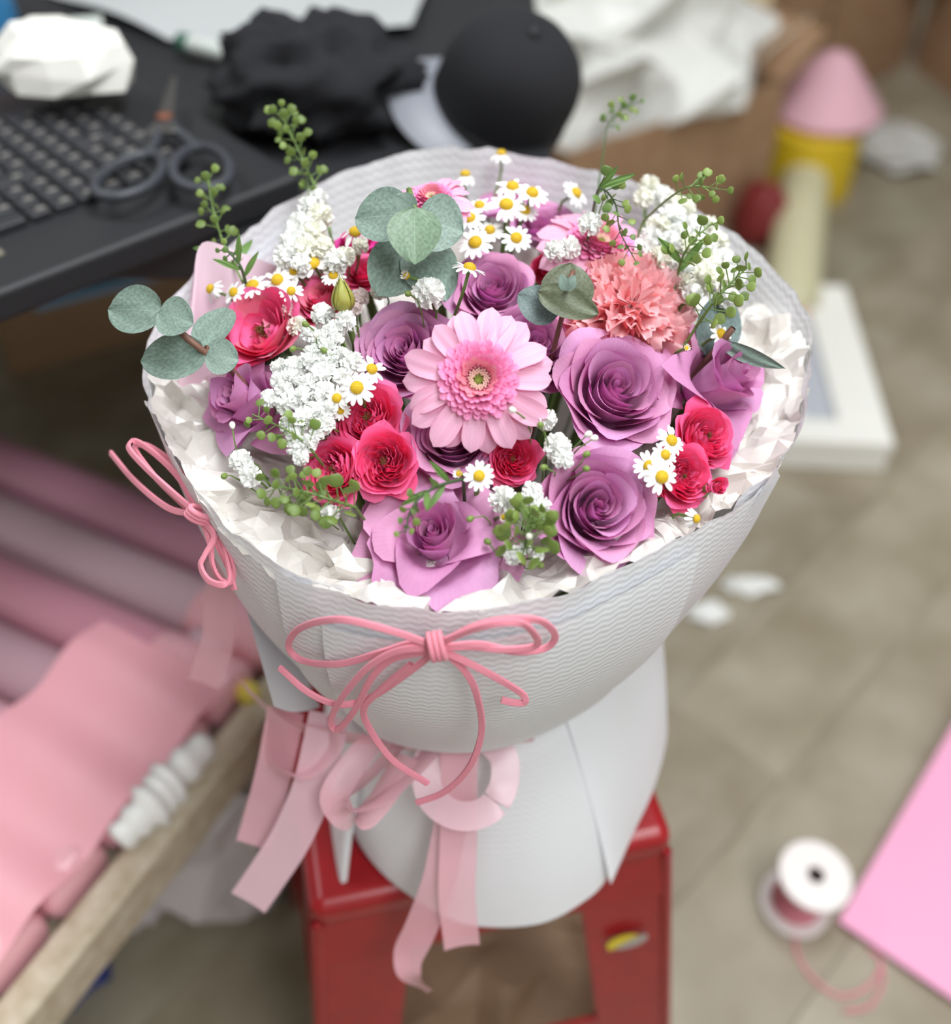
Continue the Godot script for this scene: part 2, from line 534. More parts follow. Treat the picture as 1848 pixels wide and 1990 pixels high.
	skirt(t, Vector3.ZERO, [Vector3(-0.0858, 0.4520, 0.1194), Vector3(-0.0916, 0.4530, 0.1155), Vector3(-0.1020, 0.4650, 0.0679), Vector3(-0.1061, 0.4800, 0.0400)], [Vector3(-0.06, 0.60, 0.06), Vector3(-0.07, 0.60, 0.05), Vector3(-0.08, 0.60, 0.03), Vector3(-0.09, 0.60, 0.01)], 0.003)
	# the back of the skirt
	skirt(t, Vector3.ZERO, [Vector3(0.13, 0.50, -0.03), Vector3(0.10, 0.455, -0.10), Vector3(0.0, 0.455, -0.13), Vector3(-0.10, 0.455, -0.09), Vector3(-0.13, 0.47, -0.01)], [Vector3(0.09, 0.61, -0.03), Vector3(0.06, 0.61, -0.06), Vector3(0.0, 0.61, -0.08), Vector3(-0.06, 0.61, -0.06), Vector3(-0.085, 0.61, -0.01)], 0.006)
	# crumpled pearly tissue between the flowers and the rim
	single("tissue_lining", crumple_ring(31, 0.50, 1.0, 400, 0.0115), M.tissue, "crumpled pearly white tissue lining the mouth of the wrap", "tissue paper")
	# a sheet of pale pink paper standing inside the rim
	var top := spline([Vector3(-0.1594, 0.8054, -0.0524), Vector3(-0.1517, 0.8270, -0.0644), Vector3(-0.1312, 0.8192, -0.0665), Vector3(-0.1065, 0.8092, -0.0677), Vector3(-0.0859, 0.8025, -0.0901)], 24)
	var low := spline([Vector3(-0.1676, 0.7628, -0.0137), Vector3(-0.1543, 0.7541, -0.0201), Vector3(-0.1350, 0.7568, -0.0310), Vector3(-0.1110, 0.7643, -0.0612), Vector3(-0.0884, 0.7702, -0.0849)], 24)
	single("pink_lining_paper", grid(24, 12, func(u, v):
		var a: Vector3 = top[int(round(u * 24))]
		var b: Vector3 = low[int(round(u * 24))]
		return lin(a, b, v) + Vector3(0.2, 0.5, 0.4) * 0.006 * sin(u * 17.0) * sin(v * PI)), M.tissue_pink, "pale pink paper with a pointed corner inside the white rim", "lining paper")
	var top2 := spline([Vector3(-0.1493, 0.7774, -0.0062), Vector3(-0.1369, 0.7780, 0.0082), Vector3(-0.1305, 0.7734, 0.0180)], 8)
	var low2 := spline([Vector3(-0.1462, 0.7615, -0.0497), Vector3(-0.1342, 0.7548, -0.0436), Vector3(-0.1287, 0.7493, -0.0215)], 8)
	single("pink_lining_paper", grid(8, 8, func(u, v):
		return lin(top2[int(round(u * 8))], low2[int(round(u * 8))], v)), M.tissue_pink, "small fold of pale pink paper beside the lavender bud and eucalyptus", "lining paper")

func skirt(t: Node3D, _x: Vector3, low: Array, top: Array, bulge: float) -> void:
	var n := 40
	var a := spline(top, n)
	var b := spline(low, n)
	var l := 0.0
	for k in n:
		l += b[k].distance_to(b[k + 1])
	part("skirt_sheet", grid(n, 16, func(u, v):
		var i := int(round(u * n))
		var q: Vector3 = a[i].lerp(b[i], v)
		var o := Vector3(q.x, 0, q.z).normalized()
		return q + o * bulge * sin(PI * v * 0.9), Vector2(l / 0.0185, 0.17 / 0.0185)), M.paper, t)

func mouth_point(th: float, r: float, w: float) -> Vector3:
	# th 0 = back, growing towards the sheet order of RIM
	var rim := wrap_point(RIM, HEM, th, 0.0)
	var n := Vector3(0, cos(TILT), sin(TILT))
	return MOUTH + (rim - MOUTH) * r + n * w

func crumple_ring(sd: int, r0: float, r1: float, count: int, amp: float) -> ArrayMesh:
	var g := RandomNumberGenerator.new()
	g.seed = sd
	var wr := FastNoiseLite.new()
	wr.seed = sd
	wr.frequency = 70.0
	wr.fractal_octaves = 2
	# it lies deeper at the back, where the paper shows
	var sink := func(th: float) -> float: return 0.035 * (1.0 - smoothstep(0.12, 0.26, minf(th, 1.0 - th)))
	var flat := PackedVector2Array()
	var pos := []
	for k in 90:
		var th := (k + g.randf() * 0.6) / 90.0
		flat.append(Vector2.from_angle(th * TAU) * 1.0)
		pos.append(mouth_point(th, r1 - 0.008 * g.randf() + 0.02 * smoothstep(0.3, 0.45, minf(th, 1.0 - th)), -0.004 + g.randf_range(-0.004, 0.003) - sink.call(th) * 1.4))
	for k in count:
		var r := sqrt(lerpf(r0 * r0 * 0.7, 0.955, g.randf()))
		var th := g.randf()
		flat.append(Vector2.from_angle(th * TAU) * r)
		var w = lerpf(-0.036, -0.012, smoothstep(r0, 1.0, r)) + g.randf_range(-amp, amp) - sink.call(th)
		pos.append(mouth_point(th, r * r1, w))
	var ix := Geometry2D.triangulate_delaunay(flat)
	var tris := PackedVector3Array()
	for k in range(0, ix.size(), 3):
		var c := (flat[ix[k]] + flat[ix[k + 1]] + flat[ix[k + 2]]) / 3.0
		if c.length() < r0:
			continue
		var a: Vector3 = pos[ix[k]]
		var b: Vector3 = pos[ix[k + 1]]
		var d: Vector3 = pos[ix[k + 2]]
		if (d - a).cross(b - a).y < 0.0:
			var e := b
			b = d
			d = e
		# each facet carries finer wrinkles of its own
		var q := []
		for j in 4:
			for i in 4 - j:
				var p := a + (b - a) * (i / 3.0) + (d - a) * (j / 3.0)
				q.append(p + Vector3(wr.get_noise_3d(p.x, p.y * 0.3, p.z), wr.get_noise_3d(p.z + 3.0, p.x, p.y * 0.3) * 1.5, wr.get_noise_3d(p.y * 0.3, p.z, p.x + 7.0)) * 0.0042)
		for f in [[0, 1, 4], [1, 5, 4], [1, 2, 5], [2, 6, 5], [2, 3, 6], [4, 5, 7], [5, 8, 7], [5, 6, 8], [7, 8, 9]]:
			tris.append_array(PackedVector3Array([q[f[0]], q[f[1]], q[f[2]]]))
	return flat_mesh(tris)

# ------------------------------------------------------------------ stool
func stool() -> void:
	# corners of the seat on the photograph's floor plan
	var a := Vector3(-0.110, 0.45, 0.141)
	var b := Vector3(0.140, 0.45, 0.085)
	var x := (b - a).normalized()
	var z := Vector3.UP.cross(x).normalized() * -1.0
	if z.z < 0.0:
		z = -z
	var w := a.distance_to(b)
	var c := (a + b) * 0.5 - z * w * 0.5
	var t := thing("plastic_stool", "red moulded plastic stool under the bouquet, with a small round sticker on a leg", "stool", Vector3(c.x, 0, c.z))
	var turn := Basis(x, Vector3.UP, z)
	var h := w * 0.5
	part("seat", box(Vector3(w, 0.03, w), 0.011), M.red, t, Vector3(0, 0.435, 0), turn)
	# aprons under the seat and tapered angle legs
	for k in 4:
		var q := turn * Basis(Vector3.UP, k * PI / 2)
		part("apron", slab([Vector3(-h + 0.006, 0.424, h - 0.004), Vector3(h - 0.006, 0.424, h - 0.004), Vector3(h + 0.002, 0.375, h + 0.002), Vector3(-h - 0.002, 0.375, h + 0.002)], 0.004), M.red, t, Vector3.ZERO, q)
		# each leg: two plates meeting in a rounded corner
		var st := SurfaceTool.new()
		st.begin(Mesh.PRIMITIVE_TRIANGLES)
		var f := 0.035
		var lw := 0.066
		for s in [0, 1]:
			var pts := []
			if s == 0:
				pts = [Vector3(-h + 0.004, 0.424, h - 0.004), Vector3(-h + lw + 0.004, 0.424, h - 0.004), Vector3(-h - f + lw - 0.012, 0.0, h + f), Vector3(-h - f, 0.0, h + f)]
			else:
				pts = [Vector3(-h + 0.004, 0.424, h - 0.004 - lw), Vector3(-h + 0.004, 0.424, h - 0.004), Vector3(-h - f, 0.0, h + f), Vector3(-h - f, 0.0, h + f - lw + 0.012)]
			st.append_from(slab(pts, 0.004), 0, Transform3D.IDENTITY)
		var rail := tube([Vector3(-h + 0.004, 0.425, h - 0.004), Vector3(-h - f, 0.002, h + f)], 0.005, 0.005, 8)
		st.append_from(rail, 0, Transform3D.IDENTITY)
		part("leg", st.commit(), M.red, t, Vector3.ZERO, q)
		part("stretcher", slab([Vector3(-h - 0.01, 0.20, h + 0.016), Vector3(h + 0.01, 0.20, h + 0.016), Vector3(h + 0.012, 0.17, h + 0.018), Vector3(-h - 0.012, 0.17, h + 0.018)], 0.004), M.red, t, Vector3.ZERO, q)
	# sticker: a yellow and a grey half
	var front := func(px: float, py: float) -> Vector3: return turn * Vector3(px, py, h + 0.0035 + (0.424 - py) / 0.424 * 0.039)
	var sticker := part("sticker", disc_arc(front, Vector2(0.098, 0.325), 0.014, 0.011, 0.6, 3.9), mat(c8(214, 190, 40), 0.5), t)
	sticker.set_meta("label", "yellow half of the round sticker")
	var sticker2 := part("sticker", disc_arc(front, Vector2(0.101, 0.326), 0.016, 0.010, -2.4, 0.6), mat(c8(165, 160, 155), 0.5), t)
	sticker2.set_meta("label", "grey half of the round sticker")

func disc_arc(f: Callable, c: Vector2, rx: float, ry: float, a0: float, a1: float) -> ArrayMesh:
	return grid(14, 2, func(u, v):
		var a: float = lin(a0, a1, u)
		return f.call(c.x + cos(a) * rx * v, c.y + sin(a) * ry * v))

func slab(q: Array, th: float) -> ArrayMesh:
	# a plate of thickness th from four corners
	var n: Vector3 = (q[2] - q[0]).cross(q[1] - q[0]).normalized() * th * 0.5
	var t := PackedVector3Array()
	var f := [q[0] + n, q[1] + n, q[2] + n, q[3] + n]
	var g := [q[0] - n, q[1] - n, q[2] - n, q[3] - n]
	t.append_array(PackedVector3Array([f[0], f[1], f[2], f[0], f[2], f[3], g[0], g[2], g[1], g[0], g[3], g[2]]))
	for k in 4:
		var m := (k + 1) % 4
		t.append_array(PackedVector3Array([f[k], g[k], f[m], f[m], g[k], g[m]]))
	return flat_mesh(t)

# ------------------------------------------------------------------ petals
# a cupped petal round the y axis; rb, rt radii at foot and lip, h height, w half angle, p fullness,
# lip / drop: the rolled edge, ruf: ruffle, tip: pointed middle
func cup_petal(d: Dictionary, sd: int) -> ArrayMesh:
	var g := RandomNumberGenerator.new()
	g.seed = sd
	var ph := g.randf() * TAU
	var ph2 := g.randf() * TAU
	var skew := g.randf_range(-0.12, 0.12)
	var nu: int = d.get("nu", 10)
	var nv: int = d.get("nv", 9)
	var ruf: float = d.get("ruf", 0.02)
	var spi: float = d.get("spi", 0.05)
	var tip: float = d.get("tip", 0.05)
	var lip: float = d.get("lip", 0.1)
	var drop: float = d.get("drop", 0.05)
	var side: float = d.get("side", 0.28)
	return grid(nu, nv, func(u, v):
		var s: float = 2.0 * u - 1.0
		var t: float = v * (1.0 - side * pow(absf(s + skew * 0.3), 4.0) + tip * exp(-pow(s / 0.22, 2.0)) + 0.02 * sin(s * 7.0 + ph2))
		var w: float = d.w * (0.4 + 0.6 * sin(minf(t * 1.4, 1.0) * PI / 2))
		var c := maxf(0.0, (t - 0.70) / 0.30)
		var roll := lip * (1.0 + 0.45 * sin(s * 3.2 + ph)) * c * c
		var r: float = d.rb + (d.rt - d.rb) * pow(t, d.p) + roll + spi * s * t + ruf * sin(s * 4.5 + ph) * t * t
		var y: float = d.h * t - drop * pow(c, 2.2) * (1.0 + 0.5 * sin(s * 3.2 + ph)) + ruf * 0.6 * cos(s * 5.5 + ph2) * t * t
		var a: float = s * w + skew * t
		return Vector3(r * sin(a), y, r * cos(a)), Vector2(1, 1))

var petal_store := {}
func petal_set(key: String, d: Dictionary, n := 3) -> Array:
	if not petal_store.has(key):
		var a := []
		for k in n:
			a.append(cup_petal(d, hash(key) % 100000 + k * 7))
		petal_store[key] = a
	return petal_store[key]

# layers: [count, dictionary]
var ROSE := [
	[3, {"rb": 0.03, "rt": 0.07, "h": 0.84, "w": 1.9, "p": 0.45, "lip": 0.01, "drop": 0.0, "spi": 0.05, "tip": 0.03, "ruf": 0.008, "side": 0.10}],
	[3, {"rb": 0.05, "rt": 0.16, "h": 0.90, "w": 1.75, "p": 0.38, "lip": 0.02, "drop": 0.0, "spi": 0.08, "tip": 0.03, "ruf": 0.012, "side": 0.10}],
	[3, {"rb": 0.06, "rt": 0.27, "h": 0.94, "w": 1.65, "p": 0.34, "lip": 0.03, "drop": 0.01, "spi": 0.10, "tip": 0.03, "ruf": 0.014, "side": 0.10}],
	[4, {"rb": 0.07, "rt": 0.39, "h": 0.95, "w": 1.4, "p": 0.34, "lip": 0.05, "drop": 0.025, "spi": 0.10, "tip": 0.03, "ruf": 0.016, "side": 0.11, "nu": 14, "nv": 11}],
	[4, {"rb": 0.08, "rt": 0.52, "h": 0.92, "w": 1.35, "p": 0.35, "lip": 0.065, "drop": 0.035, "spi": 0.10, "tip": 0.03, "ruf": 0.018, "side": 0.12, "nu": 14, "nv": 11}],
	[5, {"rb": 0.08, "rt": 0.67, "h": 0.86, "w": 1.15, "p": 0.37, "lip": 0.08, "drop": 0.05, "spi": 0.09, "tip": 0.04, "ruf": 0.022, "side": 0.14, "nu": 14, "nv": 11}],
	[5, {"rb": 0.08, "rt": 0.83, "h": 0.74, "w": 1.05, "p": 0.42, "lip": 0.12, "drop": 0.075, "spi": 0.08, "tip": 0.05, "ruf": 0.028, "side": 0.17, "nu": 14, "nv": 11}],
]
# a rose whose heart is still a bud while the outer petals lie open
var OPEN := [
	[3, {"rb": 0.03, "rt": 0.06, "h": 0.74, "w": 1.9, "p": 0.45, "lip": 0.01, "drop": 0.0, "spi": 0.04, "tip": 0.03, "ruf": 0.008, "side": 0.10}],
	[3, {"rb": 0.05, "rt": 0.14, "h": 0.80, "w": 1.7, "p": 0.38, "lip": 0.01, "drop": 0.0, "spi": 0.06, "tip": 0.03, "ruf": 0.01, "side": 0.10}],
	[3, {"rb": 0.06, "rt": 0.24, "h": 0.84, "w": 1.6, "p": 0.34, "lip": 0.0, "drop": 0.0, "spi": 0.08, "tip": 0.04, "ruf": 0.012, "side": 0.12}],
	[3, {"rb": 0.08, "rt": 0.36, "h": 0.84, "w": 1.5, "p": 0.32, "lip": 0.02, "drop": 0.01, "spi": 0.09, "tip": 0.05, "ruf": 0.015, "side": 0.14}],
	[4, {"rb": 0.08, "rt": 0.60, "h": 0.66, "w": 1.15, "p": 0.48, "lip": 0.16, "drop": 0.10, "spi": 0.06, "tip": 0.06, "ruf": 0.04, "side": 0.22}],
	[4, {"rb": 0.08, "rt": 0.84, "h": 0.46, "w": 1.0, "p": 0.60, "lip": 0.20, "drop": 0.14, "spi": 0.05, "tip": 0.07, "ruf": 0.05, "side": 0.26}],
	[5, {"rb": 0.08, "rt": 1.02, "h": 0.24, "w": 0.80, "p": 0.75, "lip": 0.20, "drop": 0.16, "spi": 0.04, "tip": 0.08, "ruf": 0.06, "side": 0.28}],
]
# a bud seen from the side with a few reflexed petals
var BUD := [
	[3, {"rb": 0.05, "rt": 0.08, "h": 1.20, "w": 1.8, "p": 0.4, "lip": 0.01, "drop": 0.0, "spi": 0.05, "tip": 0.03, "ruf": 0.01, "side": 0.10}],
	[3, {"rb": 0.08, "rt": 0.20, "h": 1.26, "w": 1.6, "p": 0.34, "lip": 0.02, "drop": 0.0, "spi": 0.08, "tip": 0.04, "ruf": 0.01, "side": 0.12}],
	[3, {"rb": 0.10, "rt": 0.34, "h": 1.26, "w": 1.5, "p": 0.32, "lip": 0.04, "drop": 0.0, "spi": 0.10, "tip": 0.05, "ruf": 0.015, "side": 0.14}],
	[3, {"rb": 0.10, "rt": 0.47, "h": 1.18, "w": 1.4, "p": 0.34, "lip": 0.12, "drop": 0.06, "spi": 0.09, "tip": 0.07, "ruf": 0.03, "side": 0.2}],
	[4, {"rb": 0.10, "rt": 0.72, "h": 0.84, "w": 1.05, "p": 0.50, "lip": 0.20, "drop": 0.12, "spi": 0.06, "tip": 0.08, "ruf": 0.04, "side": 0.26}],
	[3, {"rb": 0.08, "rt": 0.98, "h": 0.42, "w": 0.9, "p": 0.7, "lip": 0.2, "drop": 0.18, "spi": 0.05, "tip": 0.08, "ruf": 0.05, "side": 0.28}],
]
# a small garden rose: a round cup packed with folded petals
var SPRAY := [
	[6, {"rb": 0.04, "rt": 0.22, "h": 0.74, "w": 0.75, "p": 0.6, "lip": -0.06, "drop": 0.0, "spi": 0.12, "tip": 0.02, "ruf": 0.07, "nu": 8, "nv": 6}],
	[8, {"rb": 0.05, "rt": 0.34, "h": 0.80, "w": 0.62, "p": 0.55, "lip": -0.06, "drop": 0.0, "spi": 0.12, "tip": 0.02, "ruf": 0.07, "nu": 8, "nv": 6}],
	[9, {"rb": 0.06, "rt": 0.46, "h": 0.84, "w": 0.58, "p": 0.5, "lip": -0.05, "drop": 0.0, "spi": 0.12, "tip": 0.02, "ruf": 0.06, "nu": 8, "nv": 6}],
	[9, {"rb": 0.06, "rt": 0.58, "h": 0.86, "w": 0.58, "p": 0.46, "lip": -0.05, "drop": 0.0, "spi": 0.11, "tip": 0.02, "ruf": 0.05, "nu": 8, "nv": 6}],
	[8, {"rb": 0.07, "rt": 0.70, "h": 0.87, "w": 0.62, "p": 0.42, "lip": -0.04, "drop": 0.0, "spi": 0.10, "tip": 0.02, "ruf": 0.035, "nu": 8, "nv": 7}],
	[6, {"rb": 0.08, "rt": 0.82, "h": 0.84, "w": 0.80, "p": 0.40, "lip": 0.0, "drop": 0.0, "spi": 0.08, "tip": 0.03, "ruf": 0.025}],
	[5, {"rb": 0.08, "rt": 0.92, "h": 0.74, "w": 0.90, "p": 0.42, "lip": 0.08, "drop": 0.05, "spi": 0.07, "tip": 0.05, "ruf": 0.03}],
	[5, {"rb": 0.08, "rt": 0.98, "h": 0.52, "w": 0.80, "p": 0.52, "lip": 0.14, "drop": 0.08, "spi": 0.05, "tip": 0.06, "ruf": 0.03}],
]
# the open cup with a bare yellow-brown heart
var CUP := [
	[5, {"rb": 0.16, "rt": 0.30, "h": 0.50, "w": 0.6, "p": 0.6, "lip": -0.10, "drop": 0.0, "spi": 0.12, "tip": 0.04, "ruf": 0.06, "nu": 8, "nv": 6}],
	[5, {"rb": 0.14, "rt": 0.52, "h": 0.62, "w": 0.8, "p": 0.5, "lip": -0.06, "drop": 0.0, "spi": 0.08, "tip": 0.04, "ruf": 0.04}],
	[5, {"rb": 0.12, "rt": 0.70, "h": 0.78, "w": 0.85, "p": 0.45, "lip": -0.03, "drop": 0.0, "spi": 0.07, "tip": 0.03, "ruf": 0.03}],
	[5, {"rb": 0.10, "rt": 0.82, "h": 0.86, "w": 0.9, "p": 0.42, "lip": 0.0, "drop": 0.0, "spi": 0.07, "tip": 0.03, "ruf": 0.03}],
	[5, {"rb": 0.08, "rt": 0.92, "h": 0.86, "w": 0.9, "p": 0.42, "lip": 0.04, "drop": 0.03, "spi": 0.06, "tip": 0.04, "ruf": 0.03}],
	[5, {"rb": 0.08, "rt": 0.98, "h": 0.66, "w": 0.85, "p": 0.45, "lip": 0.08, "drop": 0.04, "spi": 0.05, "tip": 0.05, "ruf": 0.03}],
]

func stem_to_tie(t: Node3D, from: Vector3, r: float, m: Material) -> void:
	# from: foot of the head in the world; the stem bends down to the tie
	var inv := t.transform.affine_inverse()
	var down := from + (TIE - from) * 0.3 + Vector3(0, -0.015, 0)
	var pts := []
	for p in spline([from, down, TIE + (from - TIE) * 0.25, TIE + Vector3(from.x, 0, from.z) * 0.12], 8):
		pts.append(inv * p)
	var s := t.transform.basis.get_scale().x
	part("stem", tube(pts, r / s, -1.0, 6), m, t)

func rose(called: String, label: String, h: Array, layers: Array, key: String, mats: Array, group: String, spread := 1.0) -> Node3D:
	# h: [visible centre, radius, lean x, lean z, kind]
	var axis: Vector3 = (dome_normal(h[0]) + Vector3(h[2], 0, h[3])).normalized()
	var r: float = h[1]
	var t := thing(called, label, "flower", h[0] - axis * r * 0.72, group)
	t.basis = axis_basis(axis, rng.randf() * TAU)
	var turn := rng.randf() * TAU
	for k in layers.size():
		var n: int = layers[k][0]
		var set := petal_set(key + str(k), layers[k][1])
		for i in n:
			var a := turn + TAU * i / n + rng.randf_range(-0.12, 0.12)
			var sc := r * rng.randf_range(0.96, 1.05) * (spread if k >= layers.size() - 2 else 1.0)
			var b := Basis(Vector3.UP, a) * Basis(Vector3.RIGHT, rng.randf_range(-0.05, 0.05)) * Basis.from_scale(Vector3(sc, sc * rng.randf_range(0.95, 1.04), sc))
			part("petal", set[(i + k) % set.size()], mats[(i * 2 + k) % mats.size()], t, Vector3(0, rng.randf_range(-0.02, 0.02) * r, 0), b)
		turn += 2.4
	# green calyx
	part("calyx", calyx_mesh(), M.sepal, t, Vector3(0, 0.02 * r, 0), Basis.from_scale(Vector3(r, r, r)))
	stem_to_tie(t, t.position, 0.0024, M.stem)
	return t

var calyx_cache: ArrayMesh
func calyx_mesh() -> ArrayMesh:
	if calyx_cache == null:
		calyx_cache = grid(30, 6, func(u, v):
			var a: float = u * TAU
			var lobes := 0.5 + 0.5 * cos(a * 5.0)
			var t: float = v * (0.45 + 0.55 * lobes)
			var r := 0.06 + 0.34 * pow(t, 0.8)
			return Vector3(-r * cos(a), -0.12 + 0.22 * t, r * sin(a)))
	return calyx_cache

var stamen_cache: ArrayMesh
func stamens(t: Node3D, r: float, y: float) -> void:
	if stamen_cache == null:
		var g := RandomNumberGenerator.new()
		g.seed = 77
		var st := SurfaceTool.new()
		st.begin(Mesh.PRIMITIVE_TRIANGLES)
		for k in 46:
			var q := Vector3(g.randfn(0, 0.4), 0, g.randfn(0, 0.4))
			var tip := q * 1.3 + Vector3(0, g.randf_range(0.7, 1.1) - q.length() * 0.3, 0)
			st.append_from(tube([q * 0.4, tip], 0.05, -1, 4), 0, Transform3D.IDENTITY)
			st.append_from(tube([tip - Vector3(0, 0.1, 0), tip, tip + Vector3(0, 0.1, 0)], 0.11, -1, 5, func(x): return sin(x * PI) + 0.1), 0, Transform3D.IDENTITY)
		stamen_cache = st.commit()
	var o := part("stamens", stamen_cache, M.stamen, t, Vector3(0, y * r, 0), Basis.from_scale(Vector3(r, r, r) * 0.22))
	o.set_meta("kind", "stuff")

# ------------------------------------------------------------------ flowers
func flowers() -> void:
	var lav := [M.lavender, M.lavender_deep, M.lavender_warm]
	var hot := [M.hot, M.hot_deep, M.hot]
	var L := "lavender roses in the bouquet"
	var S := "hot pink spray roses in the bouquet"
	var R = [[Vector3(-0.0372, 0.8072, 0.0090), 0.0289, -0.15, 0.22, 0], [Vector3(0.0092, 0.8174, -0.0335), 0.0256, 0.00, 0.25, 0], [Vector3(0.0329, 0.8039, -0.0012), 0.0283, 0.25, 0.20, 0], [Vector3(0.0729, 0.7979, 0.0282), 0.0354, 0.10, 0.22, 0], [Vector3(-0.0129, 0.7896, 0.0569), 0.0262, -0.02, 0.12, 0], [Vector3(-0.0212, 0.7712, 0.1047), 0.0326, -0.05, -0.10, 0], [Vector3(0.0596, 0.7738, 0.0920), 0.0320, 0.10, 0.25, 0], [Vector3(0.1299, 0.7888, 0.0103), 0.0295, 0.40, 0.05, 0], [Vector3(-0.1218, 0.7834, 0.0226), 0.0249, -0.35, 0.10, 0], [Vector3(0.0424, 0.8127, -0.1137), 0.0230, 0.00, -0.05, 0], [Vector3(0.0244, 0.8110, -0.1538), 0.0193, 0.00, -0.10, 0], [Vector3(-0.1141, 0.7907, -0.0865), 0.0152, -0.30, -0.10, 0], [Vector3(0.1165, 0.7916, -0.1214), 0.0174, 0.20, -0.10, 0], [Vector3(0.0695, 0.7632, 0.0398), 0.0258, 0.10, 0.35, 0]]
	rose("lavender_rose", "lavender rose with a spiral heart between the baby's breath mass and large gerbera", R[0], ROSE, "rose", lav, L)
	rose("lavender_rose", "lavender rose standing just behind the gerbera, below the chamomile cluster", R[1], ROSE, "rose", lav, L)
	rose("lavender_rose", "lavender rose half hidden by the gerbera, touching the small round-leaved eucalyptus", R[2], ROSE, "rose", lav, L)
	rose("lavender_rose", "broadest lavender rose, directly below the coral carnation", R[3], ROSE, "rose", lav, L)
	rose("lavender_rose", "deep lavender rose tucked under the lower gerbera petals", R[4], ROSE, "rose", lav, L)
	rose("lavender_rose", "lavender rose with a closed bud heart and wide open petals over tissue", R[5], OPEN, "open", lav, L, 1.12)
	rose("lavender_rose", "lavender rose with a pale pinched heart at the front of the wrap", R[6], ROSE, "rose", lav, L)
	rose("lavender_rose", "lavender rose bud with reflexed petals beside the paired hot pink roses", R[7], BUD, "bud", lav, L)
	rose("lavender_rose", "small lavender rose bud beside the baby's breath mass and pink paper", R[8], BUD, "bud", lav, L)
	rose("lavender_rose", "lavender rose behind the chamomile, next to the rear gerbera", R[9], ROSE, "rose", lav, L)
	rose("lavender_rose", "rearmost lavender rose peeping over the chamomile cluster", R[10], OPEN, "open", lav, L)
	rose("lavender_rose", "lavender rose mostly hidden behind chamomile by the pink paper", R[11], OPEN, "open", lav, L)
	rose("lavender_rose", "lavender rose almost hidden under the rear gerbera and white florets", R[12], OPEN, "open", lav, L)
	var P = [[Vector3(-0.1172, 0.8078, -0.0126), 0.0225, -0.12, 0.28, 0], [Vector3(-0.0854, 0.8103, -0.0345), 0.0186, -0.05, 0.15, 0], [Vector3(-0.0624, 0.8163, -0.0520), 0.0137, 0.05, 0.15, 0], [Vector3(-0.0721, 0.8181, -0.0853), 0.0148, -0.10, -0.10, 0], [Vector3(-0.0548, 0.7938, 0.0483), 0.0186, 0.00, 0.25, 0], [Vector3(-0.0450, 0.7858, 0.0727), 0.0167, 0.05, 0.40, 0], [Vector3(-0.0711, 0.7806, 0.0723), 0.0168, -0.35, 0.35, 0], [Vector3(0.0188, 0.7847, 0.0692), 0.0127, -0.02, 0.45, 0], [Vector3(0.0658, 0.8143, -0.0759), 0.0129, 0.10, 0.10, 0], [Vector3(0.0420, 0.8100, -0.0664), 0.0111, -0.10, 0.20, 0], [Vector3(0.1192, 0.7822, 0.0477), 0.0173, 0.30, 0.30, 0], [Vector3(0.1039, 0.7764, 0.0726), 0.0159, 0.20, 0.45, 0]]
	var a := rose("spray_rose", "hot pink cupped rose with bare brown stamens beside the eucalyptus", P[0], CUP, "cup", [M.hot, M.hot, M.hot_pale], S)
	stamens(a, P[0][1], 0.30)
	rose("spray_rose", "hot pink rose behind the green bud, showing its paler outer petals", P[1], ROSE, "rose", [M.hot_pale, M.hot, M.hot_pale], S)
	rose("spray_rose", "small red-pink rose half behind the large eucalyptus leaves", P[2], ROSE, "rose", hot, S)
	rose("spray_rose", "magenta rose behind the large eucalyptus leaves, under a turned chamomile", P[3], OPEN, "open", [M.magenta], S)
	for k in 3:
		var q := rose("spray_rose", ["hot pink packed rose rearmost of the trio by the chamomile pair", "hot pink packed rose in the middle of the trio, facing out fully", "hot pink packed rose of the trio, beside the dense green pods"][k], P[4 + k], SPRAY, "spray", hot, S)
		stamens(q, P[4 + k][1] * 0.6, 1.1)
	stamens(rose("spray_rose", "crimson packed rose directly below the gerbera's lowest petal", P[7], SPRAY, "spray", [M.hot_deep, M.hot_deep, M.hot], S), P[7][1] * 0.5, 1.3)
	rose("spray_rose", "crimson rose between the carnation and the white florets behind it", P[8], SPRAY, "spray", [M.hot_deep, M.hot_deep, M.hot], S)
	rose("spray_rose", "crimson rose partly covered by the olive eucalyptus leaf", P[9], SPRAY, "spray", [M.hot_deep, M.hot_deep, M.hot], S)
	stamens(rose("spray_rose", "hot pink packed rose, upper of the pair by the tissue", P[10], SPRAY, "spray", hot, S), P[10][1] * 0.5, 1.3)
	stamens(rose("spray_rose", "hot pink packed rose, lower of the pair beside three chamomiles", P[11], SPRAY, "spray", hot, S), P[11][1] * 0.5, 1.3)
	# buds of the spray roses
	var B = [[Vector3(0.1189, 0.7762, 0.0800), 0.0076, 0.35, 0.50, 0], [Vector3(-0.0686, 0.8281, -0.0070), 0.0072, 0.00, 0.05, 0]]
	var bud := rose("rose_bud", "small hot pink rose bud with green sepals below the pink pair", B[0], BUD, "bud", hot, S, 0.4)
	sepals(bud, B[0][1], 5, 1.25, 0.5)
	green_bud(B[1])
	# gerberas
	var G = [[Vector3(0.0015, 0.8223, 0.0544), 0.0378, -0.02, 0.62, 0], [Vector3(0.0691, 0.8303, -0.0598), 0.0354, 0.05, 0.05, 0], [Vector3(-0.0234, 0.8598, -0.0542), 0.0228, -0.05, 0.05, 0]]
	gerbera("large pale pink gerbera with a frilled darker centre in the middle of the bouquet", G[0], 11)
	gerbera("pink gerbera behind the carnation, only its rear petals showing", G[1], 15)
	gerbera("pink gerbera edge behind the large eucalyptus leaves", G[2], 15)
